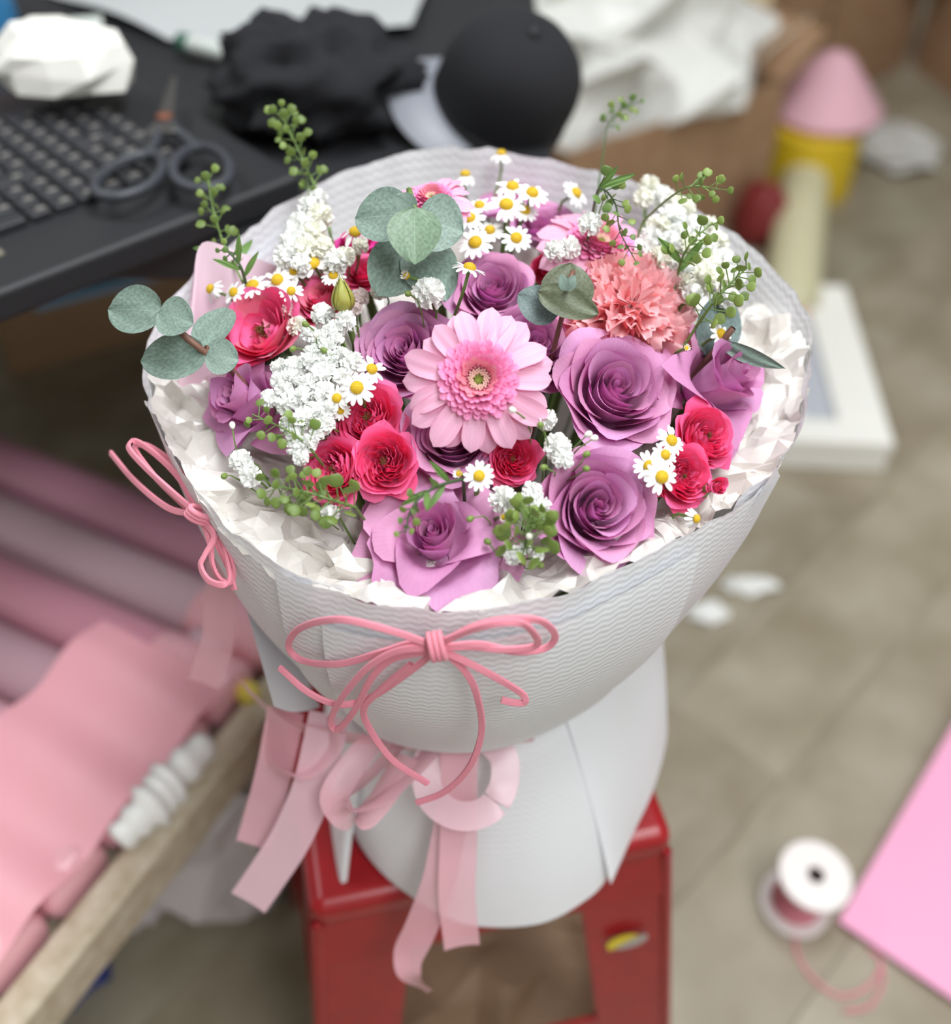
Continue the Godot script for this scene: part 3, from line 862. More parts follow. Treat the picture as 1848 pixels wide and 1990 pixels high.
	carnation()
	chamomiles()
	baby_breath()

func sepals(t: Node3D, r: float, n: int, l: float, lean: float) -> void:
	var m := grid(4, 8, func(u, v):
		var s: float = 2.0 * u - 1.0
		var w = 0.2 * sin(PI * pow(v, 0.7)) * (1.0 - v * 0.4)
		return Vector3(s * w, l * v * cos(lean * v), 0.28 * pow(v, 0.4) + 0.4 * lean * v * v + 0.1 * s * s * w))
	for k in n:
		part("sepal", m, M.sepal, t, Vector3.ZERO, Basis(Vector3.UP, TAU * k / n + 0.4) * Basis.from_scale(Vector3(r, r, r)))

func green_bud(h: Array) -> void:
	var axis: Vector3 = Vector3(-0.05, 1.0, -0.25).normalized()
	var r: float = h[1]
	var t := thing("green_rose_bud", "closed yellow-green rose bud with a drawn-out tip before a pink rose", "flower", h[0] - axis * r)
	t.basis = axis_basis(axis)
	var prof := []
	for k in 15:
		var v := k / 14.0
		prof.append(Vector2(r * (0.82 * sin(PI * pow(v, 0.62)) * (1.0 - 0.25 * v) + 0.05 * (1 - v)), r * 2.6 * v))
	part("body", lathe(prof, 16), M.bud, t)
	var m := grid(5, 10, func(u, v):
		var s: float = 2.0 * u - 1.0
		var w = 0.55 * (1.0 - 0.8 * v) * s
		var rr = 0.86 * sin(PI * pow(minf(v, 0.999), 0.62)) * (1.0 - 0.25 * v) + 0.08
		return Vector3(rr * sin(w), 2.75 * v, rr * cos(w)) * r)
	for k in 5:
		part("sepal", m, M.bud, t, Vector3.ZERO, Basis(Vector3.UP, TAU * k / 5))
	stem_to_tie(t, t.position, 0.0018, M.stem)

func ray_petal(l: float, w: float, lift: float, droop: float, sd: int) -> ArrayMesh:
	# a strap petal along +z from the foot
	var g := RandomNumberGenerator.new()
	g.seed = sd
	var ph := g.randf() * TAU
	var bend := g.randf_range(-0.05, 0.05)
	return grid(8, 18, func(u, vv):
		var v: float = 1.0 - pow(1.0 - vv, 1.5)
		var s: float = 2.0 * u - 1.0
		var k: float = 0.50 + 0.50 * sin(minf(v * 1.35, 1.0) * PI * 0.5)
		if v > 0.70:
			k *= sqrt(maxf(0.002, 1.0 - pow((v - 0.70) / 0.3005, 2.2)))
		var x = s * w * k + bend * v * v * l
		var z: float = v * l * (1.0 - 0.03 * s * s)
		var y = lift * sin(v * PI * 0.5) - droop * v * v * v + 0.05 * w * cos(s * 3.0 * PI * 0.66) * sin(v * PI) - 0.16 * w * (1.0 - s * s) * sin(v * PI) + 0.03 * w * sin(v * 7.0 + ph)
		return Vector3(x, y, z), Vector2(1, 1))

func gerbera(label: String, h: Array, n: int) -> void:
	var axis: Vector3 = (dome_normal(h[0]) + Vector3(h[2], 0, h[3])).normalized()
	var r: float = h[1]
	var t := thing("gerbera", label, "flower", h[0] - axis * r * 0.1, "gerberas in the bouquet")
	t.basis = axis_basis(axis, rng.randf())
	var rays := []
	for k in 4:
		rays.append(ray_petal(r * 0.82, r * 0.165, r * 0.08, r * (0.10 + 0.05 * k), 100 + k))
	for lay in 2:
		for i in n:
			var a := TAU * (i + 0.42 * lay) / n + rng.randf_range(-0.09, 0.09)
			var b := Basis(Vector3.UP, a) * Basis(Vector3.RIGHT, 0.05 + 0.10 * lay + rng.randf_range(-0.06, 0.06)) * Basis(Vector3.FORWARD, rng.randf_range(-0.22, 0.22))
			var at := Basis(Vector3.UP, a) * Vector3(0, r * (0.03 - 0.035 * lay), r * 0.18)
			part("ray_petal", rays[(i + lay) % 4], M.gerbera, t, at, b.scaled_local(Vector3.ONE * rng.randf_range(0.90, 1.05)))
	# frill of short florets
	var fr := [ray_petal(r * 0.22, r * 0.055, r * 0.05, r * 0.03, 120), ray_petal(r * 0.20, r * 0.05, r * 0.06, r * 0.02, 121)]
	for lay in 5:
		var cnt: int = [30, 30, 28, 24, 20][lay]
		for i in cnt:
			var a := TAU * (i + 0.37 * lay) / cnt + rng.randf_range(-0.06, 0.06)
			var b := Basis(Vector3.UP, a) * Basis(Vector3.RIGHT, -0.18 - 0.20 * lay + rng.randf_range(-0.15, 0.15))
			var at := Basis(Vector3.UP, a) * Vector3(0, r * (0.05 + 0.018 * lay), r * (0.33 - 0.045 * lay))
			part("floret", fr[(i + lay) % 2], M.gerbera_mid if lay < 4 else M.gerbera_in, t, at, b.scaled_local(Vector3.ONE * rng.randf_range(0.85, 1.1)))
	# the tiny disc florets, too small to pick apart
	for band in 3:
		var st := SurfaceTool.new()
		st.begin(Mesh.PRIMITIVE_TRIANGLES)
		var cnt: int = [70, 60, 40][band]
		for i in cnt:
			var rr := r * lerpf([0.235, 0.15, 0.0][band], [0.14, 0.075, 0.07][band], float(i) / cnt)
			var a := i * 2.39996
			var q := Vector3(cos(a) * rr, 0, sin(a) * rr)
			var top := q * 0.92 + Vector3(0, r * (0.185 - 0.12 * pow(1.0 - rr / (r * 0.25), 2.0)), 0)
			var kk := 0.018 if band < 2 else 0.012
			st.append_from(tube([q * 0.9 + Vector3(0, r * 0.02, 0), top, top + Vector3(0, r * 0.02, 0)], r * kk, -1, 5, func(x): return 1.0 if x < 0.9 else 0.4), 0, Transform3D.IDENTITY)
		var o := part("disc_florets", st.commit(), [M.gerbera_in, M.gerbera_tip, M.lime][band], t)
		o.set_meta("kind", "stuff")
	part("receptacle", lathe([Vector2(0.0, r * 0.03), Vector2(r * 0.26, r * 0.02), Vector2(r * 0.2, -r * 0.08), Vector2(r * 0.05, -r * 0.16), Vector2(0.0, -r * 0.16)], 20), M.sepal, t)
	stem_to_tie(t, t.position - axis * r * 0.12, 0.003, M.stem)

func carnation() -> void:
	var P = [[Vector3(0.0843, 0.8144, -0.0222), 0.0386, 0.08, 0.30, 0]]
	var h = P[0]
	var axis: Vector3 = (dome_normal(h[0]) + Vector3(h[2], 0, h[3])).normalized()
	var r: float = h[1]
	var t := thing("carnation", "coral pink carnation with fringed ruffled petals", "flower", h[0] - axis * r * 0.45)
	t.basis = axis_basis(axis)
	var sets := []
	for k in 6:
		var g := RandomNumberGenerator.new()
		g.seed = 300 + k
		var ph := g.randf() * TAU
		var ph2 := g.randf() * TAU
		var amp := 0.10 + 0.05 * g.randf()
		var nu := 22
		sets.append(grid(nu, 9, func(u, v):
			var s: float = 2.0 * u - 1.0
			var i := int(round(u * nu))
			var fan: float = s * 0.62 * (0.25 + 0.75 * v)
			var edge := 1.0 + (0.045 if i % 2 == 0 else -0.035) * (1.0 + 0.8 * sin(i * 1.9 + ph)) * smoothstep(0.75, 1.0, v) - 0.10 * pow(absf(s), 3.0)
			var rr: float = v * edge
			var y = amp * v * v * (sin(s * 6.5 + ph) + 0.5 * sin(s * 12.0 + ph2)) + 0.06 * v
			return Vector3(sin(fan) * rr, y, cos(fan) * rr), Vector2(1, 1)))
	# rings from the flat skirt to the upright heart
	for ring in [[9, 1.04, 0.16, 0.0], [9, 0.99, -0.02, 0.05], [9, 0.90, -0.16, 0.12], [9, 0.80, -0.30, 0.20], [8, 0.70, -0.46, 0.27], [8, 0.60, -0.64, 0.33], [6, 0.50, -0.85, 0.38], [4, 0.40, -1.1, 0.42]]:
		for i in ring[0]:
			var a: float = TAU * i / ring[0] + ring[1] * 9.0 + rng.randf_range(-0.2, 0.2)
			var b := Basis(Vector3.UP, a) * Basis(Vector3.RIGHT, ring[2] + rng.randf_range(-0.14, 0.14)) * Basis(Vector3.FORWARD * -1.0, rng.randf_range(-0.3, 0.3))
			var s: float = r * ring[1] * rng.randf_range(0.92, 1.06)
			part("petal", sets[rng.randi() % 6], [M.carnation, M.carnation_deep, M.carnation][i % 3], t, Basis(Vector3.UP, a) * Vector3(0, r * ring[3], r * 0.03), b.scaled_local(Vector3(s, s, s)))
	part("calyx", lathe([Vector2(0.0, r * 0.1), Vector2(r * 0.17, r * 0.1), Vector2(r * 0.15, -r * 0.25), Vector2(r * 0.05, -r * 0.4), Vector2(0.0, -r * 0.4)], 14), M.sepal, t)
	stem_to_tie(t, t.position - axis * r * 0.35, 0.0022, M.stem)

# ------------------------------------------------------------------ chamomile
var cham := {}
func chamomile_parts() -> void:
	var prof := [Vector2(0.0, 0.34)]
	for k in 7:
		var a := (k + 1) / 7.0 * PI * 0.55
		prof.append(Vector2(0.36 * sin(a), 0.04 + 0.30 * cos(a)))
	prof.append(Vector2(0.12, -0.12))
	prof.append(Vector2(0.0, -0.14))
	var dome := lathe(prof, 18)
	# small bumps all over the disc
	var st := SurfaceTool.new()
	st.begin(Mesh.PRIMITIVE_TRIANGLES)
	st.append_from(dome, 0, Transform3D.IDENTITY)
	for i in 70:
		var q := sqrt((i + 0.5) / 70.0) * 1.45
		var a := i * 2.39996
		var p := Vector3(sin(q) * cos(a) * 0.36, 0.04 + 0.30 * cos(q), sin(q) * sin(a) * 0.36)
		var n := Vector3(p.x, p.y - 0.04, p.z).normalized()
		st.append_from(tube([p - n * 0.03, p + n * 0.012, p + n * 0.035], 0.034, -1, 5, func(x): return 1.0 if x < 0.7 else 0.25), 0, Transform3D.IDENTITY)
	cham.disc = st.commit()
	cham.petals = []
	for k in 3:
		cham.petals.append(grid(4, 7, func(u, v):
			var s: float = 2.0 * u - 1.0
			var w := 0.145 * pow(sin(PI * clampf(0.08 + 0.80 * v, 0, 1)), 0.6)
			if v > 0.85:
				w *= sqrt(maxf(0.05, 1.0 - pow((v - 0.85) / 0.17, 2.0)))
			return Vector3(s * w, 0.04 * v + 0.03 * cos(s * 5.0) * sin(v * PI) - (0.05 + 0.09 * k) * v * v, 0.30 + 0.70 * v)))

func chamomile(called: String, label: String, hs: Array) -> void:
	if cham.is_empty():
		chamomile_parts()
	var mid := Vector3.ZERO
	for h in hs:
		mid += h[0] / hs.size()
	var fork := mid - dome_normal(mid) * 0.035
	fork += (TIE - fork) * 0.05
	var t := thing(called, label, "flower", fork, "chamomile sprigs")
	var g := RandomNumberGenerator.new()
	g.seed = int(absf(mid.x) * 9000) + int(absf(mid.z) * 7000)
	var st := SurfaceTool.new()
	st.begin(Mesh.PRIMITIVE_TRIANGLES)
	for h in hs:
		var axis: Vector3 = (dome_normal(h[0]) + Vector3(h[2], 0, h[3])).normalized()
		var r: float = h[1]
		var kind: int = h[4]
		var b := axis_basis(axis, g.randf() * 6.0, r)
		var at: Vector3 = h[0] - fork
		if kind == 2:
			b = b.scaled_local(Vector3(1.0, 1.15, 1.0))
		var o := part("flower_head", cham.disc, M.yolk if kind != 3 else M.pod_lime, t, at, b)
		var n := 14 if kind == 0 else (12 if kind == 1 else 11)
		for i in n:
			if kind == 0 and g.randf() < 0.06:
				continue
			var q := Basis(Vector3.UP, TAU * i / n + g.randf_range(-0.1, 0.1))
			var fold := g.randf_range(-0.15, 0.12)
			if kind == 1:
				fold = g.randf_range(0.5, 1.0)     # drooping
			elif kind >= 2:
				fold = g.randf_range(-1.25, -1.0)  # still closed round the disc
			var off := Vector3.ZERO
			if kind == 1:
				off = q * Vector3(0, 0.0, 0.08)
			var tilt := Basis(Vector3.RIGHT, fold)
			var pivot := Vector3(0, 0, 0.24)
			var s := 1.0 if kind < 2 else 0.72
			var bb := q * tilt * Basis.from_scale(Vector3(s, s, s))
			part("petal", cham.petals[g.randi() % 3], M.white_petal, o, q * pivot - bb * pivot + off, bb)
		var foot: Vector3 = at - axis * r * 0.1
		var pts := spline([foot, foot - axis * 0.012, lin(foot, Vector3.ZERO, 0.6) - axis * 0.004, Vector3.ZERO], 8)
		st.append_from(tube(pts, 0.0009, -1, 5), 0, Transform3D.IDENTITY)
	st.append_from(tube([Vector3.ZERO, (TIE - fork) * 0.5, TIE - fork], 0.0012, -1, 5), 0, Transform3D.IDENTITY)
	part("stem", st.commit(), M.stem, t)

func chamomiles() -> void:
	chamomile("chamomile_sprig", "chamomile sprig behind the cupped pink rose, one head turned aside", [[Vector3(-0.1066, 0.8214, -0.0349), 0.0094, -0.10, 0.25, 0], [Vector3(-0.1463, 0.8097, -0.0446), 0.0074, -0.80, 0.20, 1], [Vector3(-0.1308, 0.8152, -0.0328), 0.0073, -0.40, 0.30, 0], [Vector3(-0.1203, 0.8182, -0.0344), 0.0095, -0.10, -0.10, 0], [Vector3(-0.0981, 0.8214, -0.0243), 0.0066, 0.30, 0.50, 0]])
	chamomile("chamomile_sprig", "chamomile sprig before the rear white florets, behind two pink roses", [[Vector3(-0.0878, 0.8263, -0.0430), 0.0106, -0.10, 0.10, 0], [Vector3(-0.0980, 0.8239, -0.0396), 0.0072, -0.20, 0.20, 0], [Vector3(-0.0758, 0.8265, -0.0313), 0.0071, 0.10, 0.10, 0]])
	chamomile("chamomile_sprig", "single chamomile with a greenish disc over the magenta rose", [[Vector3(-0.0653, 0.8383, -0.0557), 0.0089, 0.20, 0.10, 1]])
	chamomile("chamomile_sprig", "broad cluster of chamomile heads behind the rear lavender rose", [[Vector3(0.0000, 0.8350, -0.0506), 0.0100, -0.20, 0.30, 0], [Vector3(-0.0031, 0.8372, -0.0728), 0.0091, -0.20, 0.15, 0], [Vector3(0.0023, 0.8380, -0.0856), 0.0081, -0.10, 0.00, 0], [Vector3(0.0171, 0.8422, -0.0784), 0.0108, 0.00, 0.15, 0], [Vector3(0.0224, 0.8308, -0.0627), 0.0091, 0.15, 0.40, 0], [Vector3(0.0210, 0.8430, -0.0977), 0.0099, 0.00, 0.00, 0], [Vector3(0.0319, 0.8422, -0.0920), 0.0099, 0.20, 0.15, 0], [Vector3(0.0080, 0.8301, -0.0722), 0.0080, 0.00, 0.20, 0], [Vector3(0.0281, 0.8325, -0.0898), 0.0082, 0.20, 0.20, 0]])
	chamomile("chamomile_sprig", "two tall chamomiles with drooping petals against the rear white paper", [[Vector3(-0.0061, 0.8326, -0.1328), 0.0085, 0.0, -0.2, 1], [Vector3(0.0159, 0.8300, -0.1650), 0.0085, 0.0, -0.3, 1]])
	chamomile("chamomile_sprig", "chamomile head turned sideways beside the rear gerbera", [[Vector3(0.0591, 0.8271, -0.1206), 0.0095, 0.8, 0.2, 0]])
	chamomile("chamomile_sprig", "two chamomiles on curved stems crossing the eucalyptus, one barely open", [[Vector3(-0.0031, 0.8453, -0.0078), 0.0089, 0.30, -0.60, 0], [Vector3(-0.0345, 0.8417, -0.0063), 0.0052, -1.20, 0.20, 2]])
	chamomile("chamomile_sprig", "fully open chamomiles between white florets and the pink rose trio", [[Vector3(-0.0578, 0.8139, 0.0500), 0.0091, 0.00, 0.30, 0], [Vector3(-0.0519, 0.8134, 0.0342), 0.0077, 0.50, 0.10, 0], [Vector3(-0.0681, 0.8081, 0.0507), 0.0066, -0.20, 0.50, 0], [Vector3(-0.0667, 0.8015, 0.0521), 0.0051, 0.10, 0.60, 0]])
	chamomile("chamomile_sprig", "chamomile with a striped bud below the gerbera, over the open lavender rose", [[Vector3(0.0017, 0.7931, 0.0910), 0.0076, 0.10, 0.45, 0], [Vector3(-0.0076, 0.7920, 0.0884), 0.0044, -0.70, 0.20, 2], [Vector3(0.0131, 0.7813, 0.1069), 0.0041, 0.10, 0.50, 2]])
	chamomile("chamomile_sprig", "chamomile cluster of four beside the lower pink rose pair", [[Vector3(0.0960, 0.7936, 0.0657), 0.0081, 0.30, 0.10, 0], [Vector3(0.0889, 0.7901, 0.0884), 0.0089, 0.20, 0.50, 0], [Vector3(0.0841, 0.7900, 0.0806), 0.0080, -0.20, 0.30, 0], [Vector3(0.0923, 0.7913, 0.0737), 0.0070, 0.30, 0.30, 0]])
	chamomile("chamomile_sprig", "chamomile half turned before the dark eucalyptus leaf, with two tight buds", [[Vector3(0.1289, 0.8088, -0.0026), 0.0081, 0.50, 0.20, 0], [Vector3(0.1081, 0.8118, 0.0141), 0.0034, 0.20, 0.50, 2], [Vector3(0.1166, 0.8163, -0.0242), 0.0039, 0.40, 0.20, 2]])
	chamomile("chamomile_sprig", "drooping chamomile seen from behind at the tissue edge", [[Vector3(0.1071, 0.7698, 0.0962), 0.0060, 1.40, 1.00, 1]])

# ------------------------------------------------------------------ baby's breath
var puffs := []
func puff_meshes() -> void:
	for k in 4:
		var g := RandomNumberGenerator.new()
		g.seed = 500 + k
		var st := SurfaceTool.new()
		st.begin(Mesh.PRIMITIVE_TRIANGLES)
		var n := 64
		for i in n:
			var q := acos(1.0 - 1.75 * (i + 0.5) / n)
			var a := i * 2.39996 + g.randf_range(-0.2, 0.2)
			var d := Vector3(sin(q) * cos(a), cos(q), sin(q) * sin(a))
			var ph := g.randf() * TAU
			var l := g.randf_range(0.56, 0.74)
			var m := grid(4, 4, func(u, v):
				var s: float = 2.0 * u - 1.0
				var w = 0.36 * pow(v, 0.6)
				return Vector3(s * w * (1.0 - 0.25 * v * s * s), 0.10 * v * sin(s * 3.4 + ph) + 0.12 * v * v, v * l * (1.0 - 0.12 * s * s + (0.05 if absf(s) < 0.3 else 0.0) * -v)))
			var z := d
			var x := z.cross(Vector3(g.randf_range(-1, 1), g.randf_range(-1, 1), g.randf_range(-1, 1))).normalized()
			var y := z.cross(x)
			st.append_from(m, 0, Transform3D(Basis(x, y, z) * Basis(Vector3.RIGHT, g.randf_range(0.35, 1.0)), d * 0.40))
		var core := []
		for i in 9:
			core.append(Vector2(sin(i / 8.0 * PI) * 0.52, cos(i / 8.0 * PI) * 0.52))
		st.append_from(lathe(core, 12), 0, Transform3D.IDENTITY)
		puffs.append(st.commit())

func baby(label: String, fs: Array, buds := 0, mats := ["white_petal"]) -> void:
	if puffs.is_empty():
		puff_meshes()
	var mid := Vector3.ZERO
	for q in fs:
		mid += q[0] / fs.size()
	var fork := mid - dome_normal(mid) * 0.04
	fork += (TIE - fork) * 0.06
	var t := thing("baby_breath_sprig", label, "flower", fork, "baby's breath sprigs")
	var g := RandomNumberGenerator.new()
	g.seed = int(absf(mid.x) * 9000) + int(absf(mid.z) * 7000) + 3
	var st := SurfaceTool.new()
	st.begin(Mesh.PRIMITIVE_TRIANGLES)
	var i := 0
	for q in fs:
		var axis: Vector3 = (dome_normal(q[0]) + Vector3(g.randf_range(-0.5, 0.5), 0, g.randf_range(-0.1, 0.8))).normalized()
		var at: Vector3 = q[0] - fork
		part("floret", puffs[i % 4], M[mats[i % mats.size()]], t, at, axis_basis(axis, g.randf() * 6.0, q[1] * 0.99))
		st.append_from(tube(spline([at, at - axis * (q[1] + 0.006), lin(at, Vector3.ZERO, 0.7), Vector3.ZERO], 6), 0.0006, -1, 4), 0, Transform3D.IDENTITY)
		i += 1
	for k in buds:
		var q = fs[g.randi() % fs.size()]
		var off = Vector3(g.randf_range(-1, 1), g.randf_range(0.0, 0.6), g.randf_range(-0.6, 1)).normalized() * (q[1] + g.randf_range(0.007, 0.014))
		var at: Vector3 = q[0] - fork + off
		part("bud", bud_ball(), M.cream_petal if k % 2 else M.pod_lime, t, at, axis_basis(off, 0.0, 0.0019))
		st.append_from(tube(spline([at, at - off * 0.5 - Vector3(0, 0.006, 0), lin(at, Vector3.ZERO, 0.6)], 5), 0.0004, -1, 4), 0, Transform3D.IDENTITY)
	st.append_from(tube([Vector3.ZERO, (TIE - fork) * 0.5, TIE - fork], 0.001, -1, 5), 0, Transform3D.IDENTITY)
	part("stem", st.commit(), M.stem, t)

var ball_cache: ArrayMesh
func bud_ball() -> ArrayMesh:
	if ball_cache == null:
		var p := []
		for k in 9:
			var a := k / 8.0 * PI
			p.append(Vector2(sin(a) * (0.85 + 0.15 * cos(a)), cos(a) * 1.1))
		ball_cache = lathe(p, 10)
	return ball_cache

func baby_breath() -> void:
	baby("dense mass of white baby's breath between the cupped rose and the rose trio", [[Vector3(-0.0800, 0.8181, -0.0068), 0.0065], [Vector3(-0.0723, 0.8168, 0.0043), 0.0053], [Vector3(-0.0754, 0.8158, 0.0066), 0.0048], [Vector3(-0.0814, 0.8141, 0.0096), 0.0050], [Vector3(-0.0863, 0.8143, 0.0053), 0.0048], [Vector3(-0.0768, 0.8131, 0.0163), 0.0058], [Vector3(-0.0835, 0.8112, 0.0191), 0.0053], [Vector3(-0.0916, 0.8081, 0.0249), 0.0060], [Vector3(-0.0848, 0.8096, 0.0240), 0.0058], [Vector3(-0.0995, 0.8068, 0.0240), 0.0052], [Vector3(-0.0741, 0.8113, 0.0244), 0.0057], [Vector3(-0.0618, 0.8122, 0.0274), 0.0062], [Vector3(-0.0682, 0.8130, 0.0215), 0.0047], [Vector3(-0.0660, 0.8091, 0.0357), 0.0057], [Vector3(-0.0767, 0.8086, 0.0321), 0.0067], [Vector3(-0.0837, 0.8059, 0.0371), 0.0059], [Vector3(-0.0935, 0.8058, 0.0314), 0.0057], [Vector3(-0.0963, 0.8031, 0.0385), 0.0052], [Vector3(-0.1034, 0.8006, 0.0415), 0.0049], [Vector3(-0.0940, 0.8010, 0.0462), 0.0062], [Vector3(-0.0853, 0.8034, 0.0439), 0.0059], [Vector3(-0.0754, 0.8053, 0.0434), 0.0062], [Vector3(-0.0794, 0.8014, 0.0528), 0.0056], [Vector3(-0.0848, 0.7992, 0.0565), 0.0069], [Vector3(-0.0722, 0.8027, 0.0524), 0.0051], [Vector3(-0.0925, 0.7973, 0.0578), 0.0048], [Vector3(-0.0737, 0.7995, 0.0608), 0.0050], [Vector3(-0.0877, 0.7935, 0.0702), 0.0050], [Vector3(-0.0818, 0.7949, 0.0694), 0.0048], [Vector3(-0.0894, 0.7954, 0.0646), 0.0040], [Vector3(-0.0778, 0.7971, 0.0655), 0.0040], [Vector3(-0.0847, 0.7916, 0.0764), 0.0040], [Vector3(-0.0995, 0.8043, 0.0324), 0.0047], [Vector3(-0.0710, 0.8153, 0.0113), 0.0037]], 5)
	baby("single white baby's breath floret at the foot of the large eucalyptus", [[Vector3(-0.0239, 0.8336, -0.0033), 0.0087]], 1)
	baby("white baby's breath floret resting on the edge of a lavender rose", [[Vector3(-0.0672, 0.8202, 0.0015), 0.0058]], 0)
	baby("blush white baby's breath florets between the two pink roses", [[Vector3(-0.0997, 0.8113, -0.0214), 0.0047], [Vector3(-0.0943, 0.8098, -0.0082), 0.0057], [Vector3(-0.0616, 0.8180, -0.0236), 0.0049], [Vector3(-0.0512, 0.8198, -0.0268), 0.0050], [Vector3(-0.0638, 0.8162, -0.0155), 0.0038]], 1, ["blush_petal", "cream_petal"])
	baby("two white baby's breath florets above the tissue below the small rose bud", [[Vector3(-0.1182, 0.7772, 0.0622), 0.0062], [Vector3(-0.1123, 0.7751, 0.0711), 0.0059], [Vector3(-0.1151, 0.7762, 0.0666), 0.0046]], 2)
	baby("white baby's breath floret under the dense green pods", [[Vector3(-0.0703, 0.7727, 0.0957), 0.0047]], 1)
	baby("white baby's breath florets with round buds beside the gerbera", [[Vector3(0.0344, 0.8036, 0.0619), 0.0055], [Vector3(0.0394, 0.7980, 0.0754), 0.0067], [Vector3(0.0415, 0.7956, 0.0809), 0.0054], [Vector3(0.0449, 0.7943, 0.0832), 0.0022]], 7)
	baby("white baby's breath florets beside the pods at the open lavender rose", [[Vector3(0.0131, 0.7823, 0.0956), 0.0071], [Vector3(0.0302, 0.7797, 0.0994), 0.0064], [Vector3(0.0272, 0.7833, 0.0920), 0.0054], [Vector3(0.0179, 0.7697, 0.1210), 0.0048], [Vector3(0.0295, 0.7693, 0.1207), 0.0031], [Vector3(0.0233, 0.7713, 0.1175), 0.0032]], 6)
	baby("rear white baby's breath mass by the tall green sprig", [[Vector3(-0.0945, 0.8343, -0.0895), 0.0070], [Vector3(-0.0870, 0.8351, -0.0793), 0.0075], [Vector3(-0.0971, 0.8327, -0.0722), 0.0080], [Vector3(-0.0883, 0.8335, -0.0625), 0.0074], [Vector3(-0.1006, 0.8308, -0.0589), 0.0073], [Vector3(-0.0919, 0.8314, -0.0497), 0.0073], [Vector3(-0.1030, 0.8289, -0.0470), 0.0067], [Vector3(-0.0825, 0.8331, -0.0496), 0.0061], [Vector3(-0.0746, 0.8324, -0.0360), 0.0066], [Vector3(-0.0693, 0.8337, -0.0391), 0.0055], [Vector3(-0.0936, 0.8296, -0.0386), 0.0055], [Vector3(-0.0620, 0.8356, -0.0464), 0.0044], [Vector3(-0.0896, 0.8356, -0.0990), 0.0053]], 0, ["white_petal", "cream_petal"])
	baby("two white baby's breath florets above the olive eucalyptus leaf", [[Vector3(0.0425, 0.8351, -0.0424), 0.0061], [Vector3(0.0509, 0.8348, -0.0457), 0.0061], [Vector3(0.0610, 0.8462, -0.0504), 0.0066]], 1)
	baby("rear white baby's breath mass behind the coral carnation", [[Vector3(0.1047, 0.8250, -0.1336), 0.0068], [Vector3(0.1120, 0.8236, -0.1215), 0.0073], [Vector3(0.0989, 0.8263, -0.1164), 0.0061], [Vector3(0.1137, 0.8229, -0.0984), 0.0090], [Vector3(0.1047, 0.8243, -0.0871), 0.0071], [Vector3(0.0980, 0.8249, -0.0747), 0.0064], [Vector3(0.1236, 0.8210, -0.1140), 0.0067], [Vector3(0.1251, 0.8200, -0.0919), 0.0077], [Vector3(0.1355, 0.8176, -0.0989), 0.0066], [Vector3(0.1091, 0.8225, -0.0732), 0.0064], [Vector3(0.1210, 0.8197, -0.0724), 0.0076], [Vector3(0.1313, 0.8175, -0.0773), 0.0070], [Vector3(0.1395, 0.8158, -0.0846), 0.0065], [Vector3(0.1399, 0.8143, -0.0676), 0.0070], [Vector3(0.1296, 0.8162, -0.0590), 0.0075], [Vector3(0.1437, 0.8116, -0.0531), 0.0069], [Vector3(0.1355, 0.8132, -0.0479), 0.0068], [Vector3(0.1379, 0.8105, -0.0341), 0.0062], [Vector3(0.1178, 0.8224, -0.1176), 0.0061], [Vector3(0.1164, 0.8216, -0.0833), 0.0065]], 0, ["cream_petal", "white_petal"])
	baby("white baby's breath florets at the carnation's upper edge", [[Vector3(0.0945, 0.8262, -0.0603), 0.0068], [Vector3(0.1005, 0.8240, -0.0515), 0.0076], [Vector3(0.1127, 0.8207, -0.0463), 0.0073], [Vector3(0.1252, 0.8174, -0.0438), 0.0090], [Vector3(0.1165, 0.8170, -0.0281), 0.0061], [Vector3(0.1132, 0.8191, -0.0360), 0.0056]], 0, ["white_petal", "cream_petal"])

# ------------------------------------------------------------------ greens
var leaf_cache := {}
func leaf_mesh(aspect: float, cup: float, point: float) -> ArrayMesh:
	var key := "%.2f %.2f %.2f" % [aspect, cup, point]
	if not leaf_cache.has(key):
		# one leaf: length 1 along z, rounded blade, lightly folded on the midrib
		leaf_cache[key] = grid(12, 16, func(u, v):
			var s: float = 2.0 * u - 1.0
			var w := 0.5 * aspect * pow(sin(PI * clampf(pow(v, 0.86), 0.001, 0.999)), 0.55 + 0.5 * point)
			return Vector3(s * w, cup * (absf(s) * w * 0.35 + 0.10 * sin(v * PI)) + 0.012 * sin(s * 5.0 + v * 4.0), v), Vector2.ONE)
	return leaf_cache[key]

func leaf_on(t: Node3D, l: Array, m: Material, toward: Vector3, cup := 0.5, point := 0.0) -> void:
	var z: Vector3 = l[1] - l[0]
	var n := toward.rotated(z.normalized(), l[3])
	var x := n.cross(z).normalized()
	var y := z.cross(x).normalized()
	var len := z.length()
	part("leaf", leaf_mesh(l[2] / len, cup, point), m, t, l[0] - t.position, Basis(x * len, y * len, z))

func twig(t: Node3D, pts: Array, r: float, m: Material) -> void:
	var q := []
	for p in spline(pts, 10):
		q.append(p - t.position)
	part("stem", tube(q, r, -1, 6), m, t)

